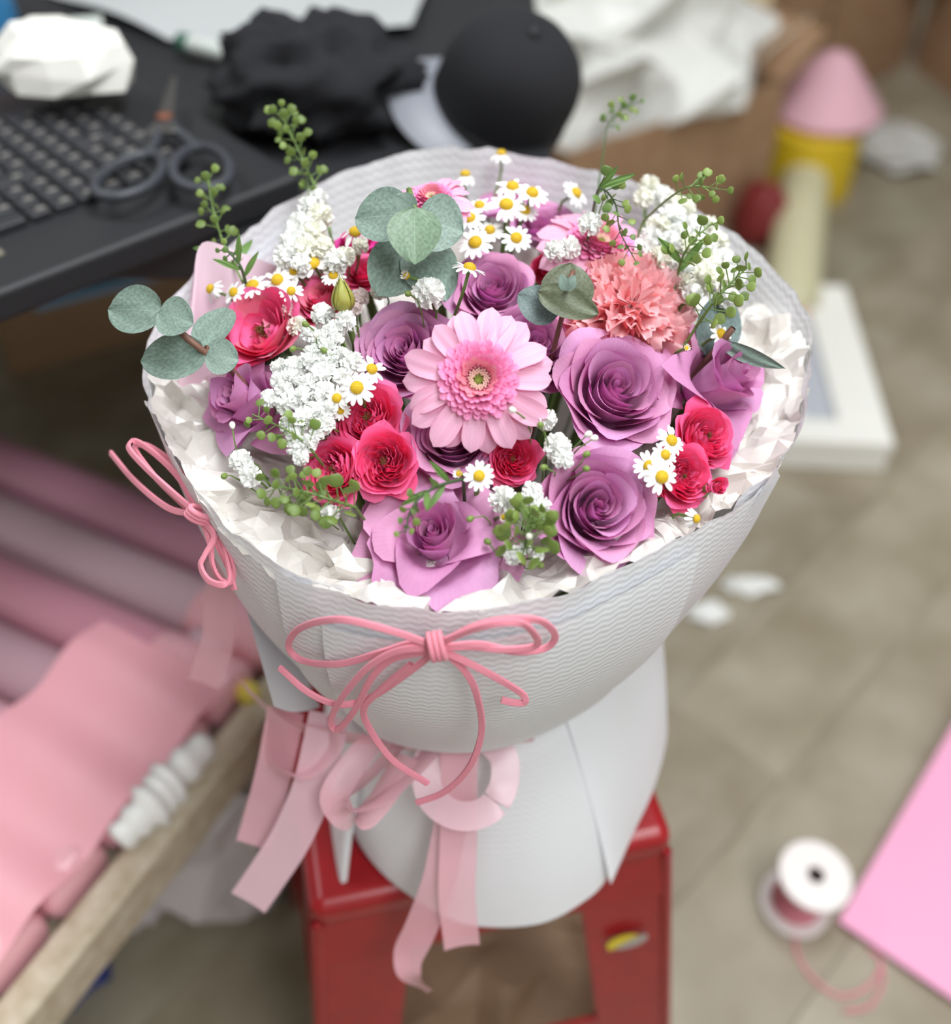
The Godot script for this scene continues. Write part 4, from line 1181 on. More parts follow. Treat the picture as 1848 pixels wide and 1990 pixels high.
func greens() -> void:
	var see := Vector3(0, 0.66, 0.75)
	var t := thing("eucalyptus_sprig", "large grey-green eucalyptus sprig with overlapping round leaves at the rear", "foliage", Vector3(-0.0344, 0.8214, -0.0751), "eucalyptus sprigs")
	var E = [[Vector3(-0.0314, 0.8655, -0.0243), Vector3(-0.0618, 0.8598, -0.0321), 0.0291, 0.15], [Vector3(-0.0301, 0.8652, -0.0222), Vector3(-0.0062, 0.8594, -0.0187), 0.0306, -0.15], [Vector3(-0.0299, 0.8738, -0.0133), Vector3(-0.0390, 0.8832, -0.0123), 0.0111, 0.10], [Vector3(-0.0297, 0.8776, -0.0115), Vector3(-0.0295, 0.8588, 0.0106), 0.0266, 0.00], [Vector3(-0.0317, 0.8465, -0.0319), Vector3(-0.0501, 0.8302, -0.0062), 0.0317, 0.10], [Vector3(-0.0312, 0.8466, -0.0327), Vector3(-0.0147, 0.8311, 0.0000), 0.0290, -0.10]]
	for k in 6:
		leaf_on(t, E[k], M.euca_green if k == 3 else M.euca, see, 0.5 if k < 4 else 0.3, 0.22 if k == 3 else 0.0)
	twig(t, [Vector3(-0.0298, 0.8759, -0.0135), Vector3(-0.0314, 0.8465, -0.0319), TIE], 0.0016, M.stem)
	t = thing("eucalyptus_sprig", "grey-green eucalyptus sprig reaching out over the wrap beside the cupped rose", "foliage", Vector3(-0.1228, 0.7914, 0.0154), "eucalyptus sprigs")
	E = [[Vector3(-0.1558, 0.8339, 0.0140), Vector3(-0.1887, 0.8258, -0.0006), 0.0252, 0.10], [Vector3(-0.1578, 0.8350, 0.0156), Vector3(-0.1388, 0.8341, 0.0251), 0.0205, -0.10], [Vector3(-0.1351, 0.8164, 0.0254), Vector3(-0.1719, 0.8067, 0.0182), 0.0238, 0.10], [Vector3(-0.1363, 0.8162, 0.0251), Vector3(-0.1198, 0.8123, 0.0250), 0.0187, -0.10], [Vector3(-0.1378, 0.8132, 0.0192), Vector3(-0.1340, 0.8117, -0.0233), 0.0220, -0.20]]
	for l in E:
		leaf_on(t, l, M.euca, see, 0.4)
	twig(t, [Vector3(-0.1581, 0.8334, 0.0132), Vector3(-0.1458, 0.8248, 0.0214), Vector3(-0.1358, 0.8165, 0.0246), Vector3(-0.1215, 0.7914, 0.0164), TIE], 0.0018, M.stem_brown)
	t = thing("eucalyptus_sprig", "small olive eucalyptus sprig with a pale folded tip beside the carnation", "foliage", Vector3(0.0468, 0.8115, -0.0129), "eucalyptus sprigs")
	E = [[Vector3(0.0416, 0.8308, 0.0121), Vector3(0.0211, 0.8396, 0.0070), 0.0202, 0.10], [Vector3(0.0437, 0.8357, 0.0167), Vector3(0.0474, 0.8543, 0.0017), 0.0266, 0.00], [Vector3(0.0308, 0.8472, 0.0160), Vector3(0.0604, 0.8385, 0.0227), 0.0156, 0.10]]
	leaf_on(t, E[0], M.euca_dark, see, 0.3)
	leaf_on(t, E[1], M.euca_olive, see, 0.35)
	leaf_on(t, E[2], M.euca_olive, see, 0.3)
	for l in [[Vector3(0.0434, 0.8539, 0.0264), Vector3(0.0407, 0.8612, 0.0231), 0.0054, 0.00], [Vector3(0.0441, 0.8538, 0.0264), Vector3(0.0471, 0.8607, 0.0228), 0.0054, 0.00]]:
		leaf_on(t, l, M.euca, see, 0.6, 0.4)
	twig(t, [Vector3(0.0444, 0.8514, 0.0198), Vector3(0.0444, 0.8261, 0.0051), TIE], 0.0014, M.stem_brown)
	t = thing("eucalyptus_sprig", "dark eucalyptus sprig with a broad and a narrow leaf by the tissue", "foliage", Vector3(0.1255, 0.7954, -0.0029), "eucalyptus sprigs")
	E = [[Vector3(0.1232, 0.7958, -0.0022), Vector3(0.1420, 0.8032, -0.0464), 0.0264, 0.10], [Vector3(0.1274, 0.8064, 0.0005), Vector3(0.1608, 0.8007, 0.0163), 0.0092, 0.50], [Vector3(0.1278, 0.7910, -0.0042), Vector3(0.1255, 0.7993, -0.0211), 0.0194, 0.20]]
	leaf_on(t, E[0], M.euca_dark, see, 0.3)
	leaf_on(t, E[1], M.euca, see, 0.5, 0.5)
	leaf_on(t, E[2], M.euca_dark, see, 0.3)
	twig(t, [Vector3(0.1336, 0.8068, 0.0002), Vector3(0.1286, 0.8040, 0.0008), Vector3(0.1247, 0.7951, -0.0009), TIE], 0.0018, M.stem_brown)
	# dark rose leaves under the cupped rose
	t = thing("rose_leaf_sprig", "dark green rose leaf under the cupped hot pink rose", "foliage", Vector3(-0.1144, 0.7794, -0.0106))
	for l in [[Vector3(-0.1090, 0.7815, -0.0148), Vector3(-0.1283, 0.7770, -0.0067), 0.0170, 0.00], [Vector3(-0.1021, 0.7839, -0.0188), Vector3(-0.1136, 0.7778, -0.0033), 0.0142, 0.00]]:
		leaf_on(t, l, M.stem_dark, see, 0.4, 0.4)
	twig(t, [Vector3(-0.1077, 0.7822, -0.0163), TIE], 0.0014, M.stem_dark)

	# pennycress: wiry stems set with flat round pods
	pods("tall pennycress sprig with green pods standing above the rear white florets", [Vector3(-0.0839, 0.8211, -0.0870), Vector3(-0.0881, 0.8303, -0.1028), Vector3(-0.0954, 0.8376, -0.1168), Vector3(-0.1040, 0.8478, -0.1336), Vector3(-0.1109, 0.8547, -0.1472), Vector3(-0.1163, 0.8587, -0.1580)], 0.36, 34, 0.0042, 0.010, "pod", 0.0008)
	pods("pennycress sprig with narrow leaves rising past the rear wrap edge", [Vector3(-0.0931, 0.8173, -0.0764), Vector3(-0.0951, 0.8254, -0.0911), Vector3(-0.0972, 0.8311, -0.1105), Vector3(-0.0991, 0.8374, -0.1235)], 0.15, 18, 0.0024, 0.006, "pod", 0.0006, 3)
	pods("short pennycress sprig rising from the pink paper beyond the wrap", [Vector3(-0.1298, 0.8118, -0.0502), Vector3(-0.1360, 0.8163, -0.0615), Vector3(-0.1418, 0.8204, -0.0723), Vector3(-0.1488, 0.8254, -0.0911), Vector3(-0.1542, 0.8300, -0.1095), Vector3(-0.1584, 0.8350, -0.1282)], 0.42, 20, 0.0042, 0.010, "pod", 0.0008, 2)
	pods("thin pennycress tip arching above the rear wrap edge", [Vector3(0.0657, 0.8220, -0.0740), Vector3(0.0691, 0.8317, -0.0972), Vector3(0.0767, 0.8392, -0.1461), Vector3(0.0804, 0.8459, -0.1665), Vector3(0.0873, 0.8509, -0.1783), Vector3(0.0994, 0.8529, -0.1871)], 0.62, 16, 0.0036, 0.007, "pod_dark", 0.0007)
	pods("pennycress sprig slanting over the white florets behind the carnation", [Vector3(0.1081, 0.8180, -0.0346), Vector3(0.1091, 0.8356, -0.0323), Vector3(0.1129, 0.8467, -0.0316), Vector3(0.1240, 0.8533, -0.0400)], 0.2, 17, 0.0043, 0.010, "pod", 0.0009, 2)
	pods("pennycress sprig crossing the dark eucalyptus leaf toward the wrap", [Vector3(0.1162, 0.8108, -0.0063), Vector3(0.1223, 0.8271, -0.0037), Vector3(0.1292, 0.8361, -0.0061), Vector3(0.1381, 0.8446, -0.0099)], 0.05, 26, 0.0042, 0.011, "pod", 0.0009)
	pods("drooping pennycress sprig between the rear gerbera and carnation", [Vector3(0.0645, 0.8381, -0.0739), Vector3(0.0648, 0.8659, -0.0526), Vector3(0.0732, 0.8594, -0.0488), Vector3(0.0761, 0.8479, -0.0400), Vector3(0.0837, 0.8365, -0.0324)], 0.2, 24, 0.0035, 0.008, "pod_dark", 0.0007, 2)
	pods("pennycress sprig leaning out over the rear paper toward the cardboard", [Vector3(0.0937, 0.8337, -0.0762), Vector3(0.1037, 0.8553, -0.0620), Vector3(0.1130, 0.8673, -0.0522), Vector3(0.1289, 0.8638, -0.0555)], 0.4, 16, 0.0036, 0.008, "pod", 0.0007)
	pods("dense pennycress sprig lying over the tissue below the pink rose trio", [Vector3(-0.0583, 0.7753, 0.0937), Vector3(-0.0695, 0.7847, 0.0982), Vector3(-0.0816, 0.7879, 0.0962), Vector3(-0.0970, 0.7870, 0.0917)], 0.0, 40, 0.0043, 0.011, "pod", 0.0008)
	pods("wispy pennycress sprig between the small lavender bud and white florets", [Vector3(-0.0788, 0.7919, 0.0729), Vector3(-0.0860, 0.7985, 0.0691), Vector3(-0.0951, 0.8008, 0.0641), Vector3(-0.1103, 0.8010, 0.0544)], 0.1, 18, 0.0036, 0.009, "pod", 0.0007)
	pods("dense pennycress cluster between the two front lavender roses", [Vector3(0.0234, 0.7672, 0.1169), Vector3(0.0235, 0.7788, 0.1198), Vector3(0.0240, 0.7860, 0.1186), Vector3(0.0264, 0.7902, 0.1143)], 0.0, 38, 0.0043, 0.013, "pod", 0.0008)
	pods("leafy pennycress stem bent beside the open lavender rose heart", [Vector3(-0.0059, 0.7896, 0.0891), Vector3(-0.0177, 0.7965, 0.1019), Vector3(-0.0258, 0.7966, 0.1101), Vector3(-0.0305, 0.7914, 0.1157), Vector3(-0.0321, 0.7860, 0.1219)], 0.45, 9, 0.003, 0.005, "pod_dark", 0.0009, 5)
	pods("leafy pennycress stem behind the cupped rose over the pink paper", [Vector3(-0.1247, 0.8146, -0.0379), Vector3(-0.1251, 0.8300, -0.0338), Vector3(-0.1298, 0.8336, -0.0392), Vector3(-0.1351, 0.8316, -0.0495)], 0.5, 8, 0.003, 0.006, "pod_dark", 0.001, 3)

var pod_cache: ArrayMesh
func pods(label: String, pts: Array, from: float, n: int, size: float, reach: float, kind: String, thick: float, leaves := 0) -> void:
	if pod_cache == null:
		# a flat heart-shaped pod, its stalk at the origin, growing along z
		pod_cache = grid(12, 4, func(u, v):
			var a: float = u * TAU
			var r: float = (1.0 - 0.20 * exp(-pow((fposmod(a, TAU) - PI) / 0.35, 2.0)))
			var rr: float = r * sin(v * PI * 0.5) if v < 0.999 else r
			return Vector3(sin(a) * rr, 0.22 * cos(v * PI * 0.5), 1.0 - cos(a) * rr))
	var t := thing("pennycress_sprig", label, "foliage", pts[0], "pennycress sprigs")
	var g := RandomNumberGenerator.new()
	g.seed = n * 131 + int(absf(pts[0].x) * 10000.0)
	var line := spline(pts, 24)
	var st := SurfaceTool.new()
	st.begin(Mesh.PRIMITIVE_TRIANGLES)
	var loc := []
	for p in line:
		loc.append(p - t.position)
	st.append_from(tube(loc, thick, -1, 5, func(x): return 1.0 - 0.5 * x), 0, Transform3D.IDENTITY)
	st.append_from(tube([Vector3.ZERO, (TIE - t.position) * 0.4 + Vector3(0, -0.01, 0), TIE - t.position], thick, -1, 5), 0, Transform3D.IDENTITY)
	for i in n:
		var f := lerpf(from, 1.0, (i + 0.5) / n)
		var k := mini(int(f * 24), 23)
		var p: Vector3 = loc[k].lerp(loc[k + 1], f * 24 - k)
		var d: Vector3 = (loc[k + 1] - loc[k]).normalized()
		var a := i * 2.4
		var x := d.cross(Vector3(0.2, 0.3, 0.9)).normalized()
		var o := (x.rotated(d, a) + d * 0.6).normalized()
		var q := p + o * reach * g.randf_range(0.7, 1.1) * (1.0 - 0.35 * f)
		st.append_from(tube([p, q], thick * 0.4, -1, 4), 0, Transform3D.IDENTITY)
		var z := o
		var y := (Vector3(0, 0.66, 0.75) + Vector3(g.randf_range(-0.7, 0.7), g.randf_range(-0.4, 0.4), g.randf_range(-0.4, 0.4)))
		y = (y - z * y.dot(z)).normalized()
		var s := size * 0.85 * g.randf_range(0.75, 1.1) * (1.0 - 0.3 * f)
		part("pod", pod_cache, M[kind] if g.randf() < 0.7 else M.pod_lime, t, q, Basis(y.cross(z) * s, y * s, z * s))
	part("stem", st.commit(), M.stem_dark if kind == "pod_dark" else M.stem, t)
	for i in leaves:
		var f := lerpf(0.1, maxf(from, 0.4), (i + 0.5) / leaves)
		var k := int(f * 24)
		var d: Vector3 = (line[k + 1] - line[k]).normalized()
		var o := (d.cross(Vector3(0.2, 0.3, 0.9)).normalized().rotated(d, i * 2.6 + 0.5) + d * 0.9).normalized()
		leaf_on(t, [line[k], line[k] + o * size * 5.5, size * 1.1, 0.0], M.sepal, Vector3(0, 0.66, 0.75), 0.5, 0.5)

# ------------------------------------------------------------------ bows
func cord(t: Node3D, called: String, pts: Array, face: Vector3) -> void:
	var n := pts.size() * 8
	var p := []
	for q in spline(pts, n):
		p.append(q - t.position)
	# a flat suede lace: rounded rectangle section
	var side := []
	var v := PackedVector3Array()
	var prof := [Vector2(-1, -0.35), Vector2(-0.8, -0.5), Vector2(0.8, -0.5), Vector2(1, -0.35), Vector2(1, 0.35), Vector2(0.8, 0.5), Vector2(-0.8, 0.5), Vector2(-1, 0.35), Vector2(-1, -0.35)]
	for k in p.size():
		var d: Vector3 = (p[mini(k + 1, p.size() - 1)] - p[maxi(k - 1, 0)]).normalized()
		var f := (face + Vector3(sin(k * 0.21), 0, cos(k * 0.17)) * 0.25)
		var s := d.cross(f).normalized()
		var u := s.cross(d)
		side.append(s)
		for q in prof:
			v.append(p[k] + (s * q.x + u * q.y * 1.1) * 0.00165)
	part(called, grid_from(v, PackedVector2Array(), 8, p.size() - 1), M.cord, t)

func knot(t: Node3D, at: Vector3, r: float, tilt: Basis) -> void:
	var st := SurfaceTool.new()
	st.begin(Mesh.PRIMITIVE_TRIANGLES)
	for k in 3:
		var loop := []
		for i in 17:
			var a := TAU * i / 16.0
			loop.append(at - t.position + tilt * Vector3((k - 1) * r * 0.62 + 0.15 * r * sin(a), cos(a) * r * 1.5, sin(a) * r * 0.8))
		st.append_from(tube(loop, 0.0015, 0.0013, 8), 0, Transform3D.IDENTITY)
	part("knot", st.commit(), M.cord, t)

func ribbon(t: Node3D, called: String, pts: Array, w0: Vector3, w1: Vector3, half: float, m: Material, cup := 0.0) -> void:
	var n := pts.size() * 6
	var c := []
	var w := []
	var i := 0
	for q in spline(pts, n):
		c.append(q - t.position)
		w.append(w0.lerp(w1, float(i) / n))
		i += 1
	part(called, strip(c, w, half, 5, cup), m, t)

func bows() -> void:
	var face := Vector3(0, 0.4, 0.9)
	var t := thing("cord_bow", "pink suede cord bow with long curling tails on the front of the wrap", "bow", Vector3(-0.0178, 0.7508, 0.1607))
	cord(t, "loop", [Vector3(-0.0184, 0.7485, 0.1582), Vector3(-0.0382, 0.7595, 0.1582), Vector3(-0.0621, 0.7589, 0.1510), Vector3(-0.0841, 0.7351, 0.1359), Vector3(-0.0942, 0.7097, 0.1268), Vector3(-0.0871, 0.7022, 0.1301), Vector3(-0.0663, 0.7174, 0.1439), Vector3(-0.0445, 0.7370, 0.1526), Vector3(-0.0293, 0.7489, 0.1567), Vector3(-0.0184, 0.7493, 0.1582)], face)
	cord(t, "loop", [Vector3(-0.0185, 0.7470, 0.1582), Vector3(-0.0353, 0.7465, 0.1590), Vector3(-0.0514, 0.7304, 0.1572), Vector3(-0.0669, 0.6975, 0.1508), Vector3(-0.0751, 0.6687, 0.1434), Vector3(-0.0717, 0.6632, 0.1443), Vector3(-0.0607, 0.6869, 0.1494), Vector3(-0.0501, 0.7177, 0.1530), Vector3(-0.0385, 0.7348, 0.1545), Vector3(-0.0195, 0.7454, 0.1582)], face)
	cord(t, "loop", [Vector3(-0.0175, 0.7493, 0.1583), Vector3(-0.0009, 0.7666, 0.1618), Vector3(0.0139, 0.7715, 0.1617), Vector3(0.0292, 0.7648, 0.1569), Vector3(0.0370, 0.7473, 0.1511), Vector3(0.0325, 0.7378, 0.1508), Vector3(0.0183, 0.7402, 0.1546), Vector3(0.0014, 0.7496, 0.1579), Vector3(-0.0170, 0.7479, 0.1584)], face)
	cord(t, "loop", [Vector3(-0.0174, 0.7508, 0.1583), Vector3(0.0036, 0.7695, 0.1637), Vector3(0.0196, 0.7701, 0.1626), Vector3(0.0277, 0.7542, 0.1575), Vector3(0.0272, 0.7449, 0.1553), Vector3(0.0133, 0.7448, 0.1571), Vector3(-0.0033, 0.7487, 0.1584), Vector3(-0.0170, 0.7471, 0.1584)], face)
	cord(t, "tail", [Vector3(-0.0185, 0.7448, 0.1582), Vector3(-0.0322, 0.7259, 0.1561), Vector3(-0.0515, 0.6989, 0.1500), Vector3(-0.0687, 0.6873, 0.1462), Vector3(-0.0855, 0.6852, 0.1373), Vector3(-0.1019, 0.6884, 0.1236)], face)
	cord(t, "tail", [Vector3(-0.0171, 0.7464, 0.1584), Vector3(-0.0045, 0.7405, 0.1608), Vector3(0.0111, 0.7277, 0.1612), Vector3(0.0221, 0.7158, 0.1606), Vector3(0.0238, 0.7101, 0.1613), Vector3(0.0188, 0.7098, 0.1616), Vector3(0.0124, 0.7112, 0.1609)], face)
	cord(t, "tail", [Vector3(-0.0147, 0.7451, 0.1585), Vector3(-0.0058, 0.7336, 0.1597), Vector3(0.0002, 0.7168, 0.1605), Vector3(0.0031, 0.6846, 0.1601), Vector3(-0.0032, 0.6534, 0.1608), Vector3(-0.0162, 0.6299, 0.1608), Vector3(-0.0319, 0.6150, 0.1586)], face)
	cord(t, "tail", [Vector3(-0.0300, 0.7335, 0.1566), Vector3(-0.0461, 0.7092, 0.1533), Vector3(-0.0556, 0.6907, 0.1506), Vector3(-0.0546, 0.6751, 0.1510), Vector3(-0.0435, 0.6518, 0.1554), Vector3(-0.0251, 0.6359, 0.1599)], face)
	knot(t, Vector3(-0.0178, 0.7515, 0.1607), 0.0042, Basis(Vector3(0, 0, 1), 0.25) * Basis(Vector3.RIGHT, -0.6))

	t = thing("cord_bow", "pink suede cord bow hanging from the side of the wrap below the eucalyptus", "bow", Vector3(-0.1412, 0.7517, 0.0746))
	var f2 := Vector3(-0.7, 0.4, 0.6)
	cord(t, "loop", [Vector3(-0.1417, 0.7517, 0.0746), Vector3(-0.1539, 0.7578, 0.0548), Vector3(-0.1683, 0.7616, 0.0400), Vector3(-0.1809, 0.7636, 0.0311), Vector3(-0.1832, 0.7645, 0.0372), Vector3(-0.1721, 0.7624, 0.0503), Vector3(-0.1576, 0.7580, 0.0629), Vector3(-0.1407, 0.7527, 0.0764)], f2)
	cord(t, "loop", [Vector3(-0.1411, 0.7506, 0.0728), Vector3(-0.1517, 0.7545, 0.0524), Vector3(-0.1629, 0.7563, 0.0381), Vector3(-0.1767, 0.7588, 0.0288), Vector3(-0.1824, 0.7589, 0.0315), Vector3(-0.1696, 0.7538, 0.0476), Vector3(-0.1547, 0.7518, 0.0633), Vector3(-0.1417, 0.7509, 0.0754)], f2)
	cord(t, "loop", [Vector3(-0.1401, 0.7523, 0.0768), Vector3(-0.1347, 0.7448, 0.0882), Vector3(-0.1329, 0.7371, 0.0971), Vector3(-0.1282, 0.7315, 0.1025), Vector3(-0.1230, 0.7324, 0.1016), Vector3(-0.1246, 0.7408, 0.0934), Vector3(-0.1318, 0.7479, 0.0839), Vector3(-0.1396, 0.7527, 0.0764)], f2)
	cord(t, "loop", [Vector3(-0.1391, 0.7529, 0.0790), Vector3(-0.1317, 0.7501, 0.0887), Vector3(-0.1358, 0.7448, 0.0965), Vector3(-0.1379, 0.7407, 0.1005), Vector3(-0.1338, 0.7355, 0.1055), Vector3(-0.1262, 0.7333, 0.1063), Vector3(-0.1239, 0.7359, 0.1023), Vector3(-0.1287, 0.7446, 0.0898), Vector3(-0.1391, 0.7519, 0.0772)], f2)
	cord(t, "tail", [Vector3(-0.1433, 0.7517, 0.0746), Vector3(-0.1614, 0.7453, 0.0627), Vector3(-0.1846, 0.7417, 0.0384), Vector3(-0.2060, 0.7363, 0.0088)], f2)
	cord(t, "tail", [Vector3(-0.1386, 0.7533, 0.0786), Vector3(-0.1292, 0.7427, 0.0916), Vector3(-0.1240, 0.7343, 0.0998), Vector3(-0.1222, 0.7277, 0.1047)], f2)
	knot(t, Vector3(-0.1399, 0.7558, 0.0790), 0.004, Basis(Vector3(0, 0, 1), 1.0))

	# sheer satin ribbon tied round the waist
	t = thing("satin_ribbon_bow", "sheer pale pink ribbon bow with loops and long tails hanging over the stool", "bow", Vector3(-0.0166, 0.5897, 0.1017))
	ribbon(t, "tail", [Vector3(-0.0058, 0.5919, 0.0996), Vector3(-0.0105, 0.5677, 0.1160), Vector3(-0.0162, 0.5409, 0.1349), Vector3(-0.0233, 0.5119, 0.1532), Vector3(-0.0352, 0.4741, 0.1647), Vector3(-0.0433, 0.4526, 0.1716), Vector3(-0.0407, 0.4432, 0.1807), Vector3(-0.0282, 0.4366, 0.1871)], Vector3(1, 0, 0.05), Vector3(0.8, 0.3, 0.5), 0.0102, M.ribbon, 0.0012)
	ribbon(t, "tail", [Vector3(-0.0104, 0.5945, 0.1013), Vector3(-0.0098, 0.5624, 0.1268), Vector3(-0.0105, 0.5366, 0.1461), Vector3(-0.0113, 0.5112, 0.1595), Vector3(-0.0083, 0.4716, 0.1741)], Vector3(1, 0, 0.3), Vector3(1, 0.1, -0.2), 0.0112, M.ribbon, 0.0015)
	ribbon(t, "loop", [Vector3(0.0049, 0.5877, 0.0967), Vector3(0.0166, 0.5831, 0.1081), Vector3(0.0164, 0.5742, 0.1236), Vector3(0.0063, 0.5686, 0.1360), Vector3(-0.0103, 0.5667, 0.1379), Vector3(-0.0250, 0.5688, 0.1289), Vector3(-0.0295, 0.5765, 0.1145), Vector3(-0.0244, 0.5855, 0.0989)], Vector3(0.6, 0.3, -0.7), Vector3(0.6, 0.3, -0.7), 0.0085, M.ribbon_pale)
	ribbon(t, "loop", [Vector3(-0.0384, 0.5900, 0.0946), Vector3(-0.0547, 0.5835, 0.1119), Vector3(-0.0707, 0.5786, 0.1264), Vector3(-0.0807, 0.5776, 0.1343), Vector3(-0.0753, 0.5740, 0.1406), Vector3(-0.0584, 0.5747, 0.1343), Vector3(-0.0377, 0.5825, 0.1184), Vector3(-0.0197, 0.5894, 0.0979)], Vector3(0.6, 0.7, 0.3), Vector3(0.75, 0.6, 0.2), 0.0105, M.ribbon, 0.002)
	ribbon(t, "loop", [Vector3(-0.0569, 0.5889, 0.0956), Vector3(-0.0713, 0.5852, 0.1131), Vector3(-0.0824, 0.5769, 0.1322), Vector3(-0.0708, 0.5679, 0.1437), Vector3(-0.0556, 0.5732, 0.1316), Vector3(-0.0411, 0.5831, 0.1081)], Vector3(0.9, 0.3, 0.2), Vector3(0.8, 0.5, 0.2), 0.0105, M.ribbon, 0.002)
	ribbon(t, "tail", [Vector3(-0.0878, 0.5966, 0.0881), Vector3(-0.0932, 0.5768, 0.1003), Vector3(-0.1002, 0.5545, 0.1149), Vector3(-0.1144, 0.5251, 0.1294), Vector3(-0.1306, 0.4997, 0.1400), Vector3(-0.1450, 0.4774, 0.1477)], Vector3(1, 0.1, 0.1), Vector3(0.8, -0.4, 0.3), 0.0125, M.ribbon_pale, 0.001)
	ribbon(t, "tail", [Vector3(-0.1159, 0.5906, 0.0800), Vector3(-0.1208, 0.5686, 0.0874), Vector3(-0.1290, 0.5392, 0.1018), Vector3(-0.1375, 0.5140, 0.1123), Vector3(-0.1427, 0.4988, 0.1200)], Vector3(1, 0.1, 0.1), Vector3(1, 0.1, 0.1), 0.0115, M.ribbon, 0.001)
	ribbon(t, "loop", [Vector3(-0.1297, 0.5736, 0.0756), Vector3(-0.1303, 0.5640, 0.0918), Vector3(-0.1178, 0.5618, 0.1051), Vector3(-0.1014, 0.5652, 0.1073), Vector3(-0.0886, 0.5782, 0.0976), Vector3(-0.0915, 0.5933, 0.0857)], Vector3(0.3, 0.8, 0.5), Vector3(0.6, 0.6, 0.4), 0.0115, M.ribbon, 0.001)
	ribbon(t, "band", [Vector3(-0.1489, 0.5777, 0.0508), Vector3(-0.1151, 0.5808, 0.0825), Vector3(-0.0636, 0.5813, 0.0960), Vector3(-0.0137, 0.5816, 0.0999), Vector3(0.0363, 0.5810, 0.0921)], Vector3(0, 1, 0.3), Vector3(0, 1, 0.3), 0.011, M.ribbon)
	t = thing("satin_ribbon_end", "end of pink ribbon hanging behind the side cord bow", "ribbon", Vector3(-0.1543, 0.6567, 0.0301))
	ribbon(t, "tail", [Vector3(-0.1522, 0.6612, 0.0258), Vector3(-0.1581, 0.6282, 0.0298), Vector3(-0.1653, 0.5942, 0.0349), Vector3(-0.1785, 0.5615, 0.0386)], Vector3(1, 0.1, 0.3), Vector3(1, 0.2, 0.1), 0.0105, M.ribbon, 0.001)

# ------------------------------------------------------------------ behind and around
func blob(sd: int, s: Vector3, rough: float, freq: float, facets := false, n := 22) -> ArrayMesh:
	# a crumpled lump resting on y = 0
	var fn := FastNoiseLite.new()
	fn.seed = sd
	fn.frequency = freq
	var f := func(u: float, v: float) -> Vector3:
		var la := PI * v
		var lo := TAU * u
		var d := Vector3(sin(la) * cos(lo), cos(la), -sin(la) * sin(lo))
		var k := 1.0 + rough * fn.get_noise_3d(d.x * 2.0, d.y * 2.0, d.z * 2.0)
		if u >= 0.9999:
			k = 1.0 + rough * fn.get_noise_3d(sin(la) * 2.0, cos(la) * 2.0, 0.0)
		var q := d * k
		q.y = maxf(q.y, -0.75)
		return Vector3(q.x * s.x, (q.y + 0.75) / 1.75 * s.y, q.z * s.z)
	if not facets:
		return grid(n * 2, n, f)
	var g := RandomNumberGenerator.new()
	g.seed = sd
	var rows := []
	for j in n + 1:
		var row := []
		for i in n * 2:
			var q: Vector3 = f.call(float(i) / (n * 2), float(j) / n)
			if j > 0 and j < n:
				q += Vector3(g.randf_range(-1, 1), g.randf_range(-0.5, 0.5), g.randf_range(-1, 1)) * s.x * rough * 0.25
			row.append(q)
		rows.append(row)
	var t := PackedVector3Array()
	for j in n:
		for i in n * 2:
			var a: Vector3 = rows[j][i]
			var b: Vector3 = rows[j][(i + 1) % (n * 2)]
			var c: Vector3 = rows[j + 1][i]
			var d: Vector3 = rows[j + 1][(i + 1) % (n * 2)]
			if j > 0:
				t.append_array(PackedVector3Array([a, b, c]))
			if j < n - 1:
				t.append_array(PackedVector3Array([b, d, c]))
	return flat_mesh(t)

func open_carton(label: String, at: Vector3, turn: float, s: Vector3, m: Material, flaps: Array) -> Node3D:
	var t := thing("cardboard_box", label, "box", at)
	t.rotation.y = turn
	part("base", box(Vector3(s.x, 0.006, s.z)), m, t, Vector3(0, 0.004, 0))
	part("side", box(Vector3(s.x, s.y, 0.006)), m, t, Vector3(0, s.y / 2, s.z / 2 - 0.003))
	part("side", box(Vector3(s.x, s.y, 0.006)), m, t, Vector3(0, s.y / 2, -s.z / 2 + 0.003))
	part("side", box(Vector3(0.006, s.y, s.z)), m, t, Vector3(s.x / 2 - 0.003, s.y / 2, 0))
	part("side", box(Vector3(0.006, s.y, s.z)), m, t, Vector3(-s.x / 2 + 0.003, s.y / 2, 0))
	for f in flaps:   # [side 0..3, angle from upright, length]
		var q := Basis(Vector3.UP, f[0] * PI / 2)
		var along: float = s.x if int(f[0]) % 2 == 0 else s.z
		var out: float = s.z / 2 if int(f[0]) % 2 == 0 else s.x / 2
		var tilt := Basis(Vector3.RIGHT, f[1])
		part("flap", box(Vector3(along - 0.01, f[2], 0.005)), m, t, q * (Vector3(0, s.y, out - 0.003) + tilt * Vector3(0, f[2] / 2, 0)), q * tilt)
	return t

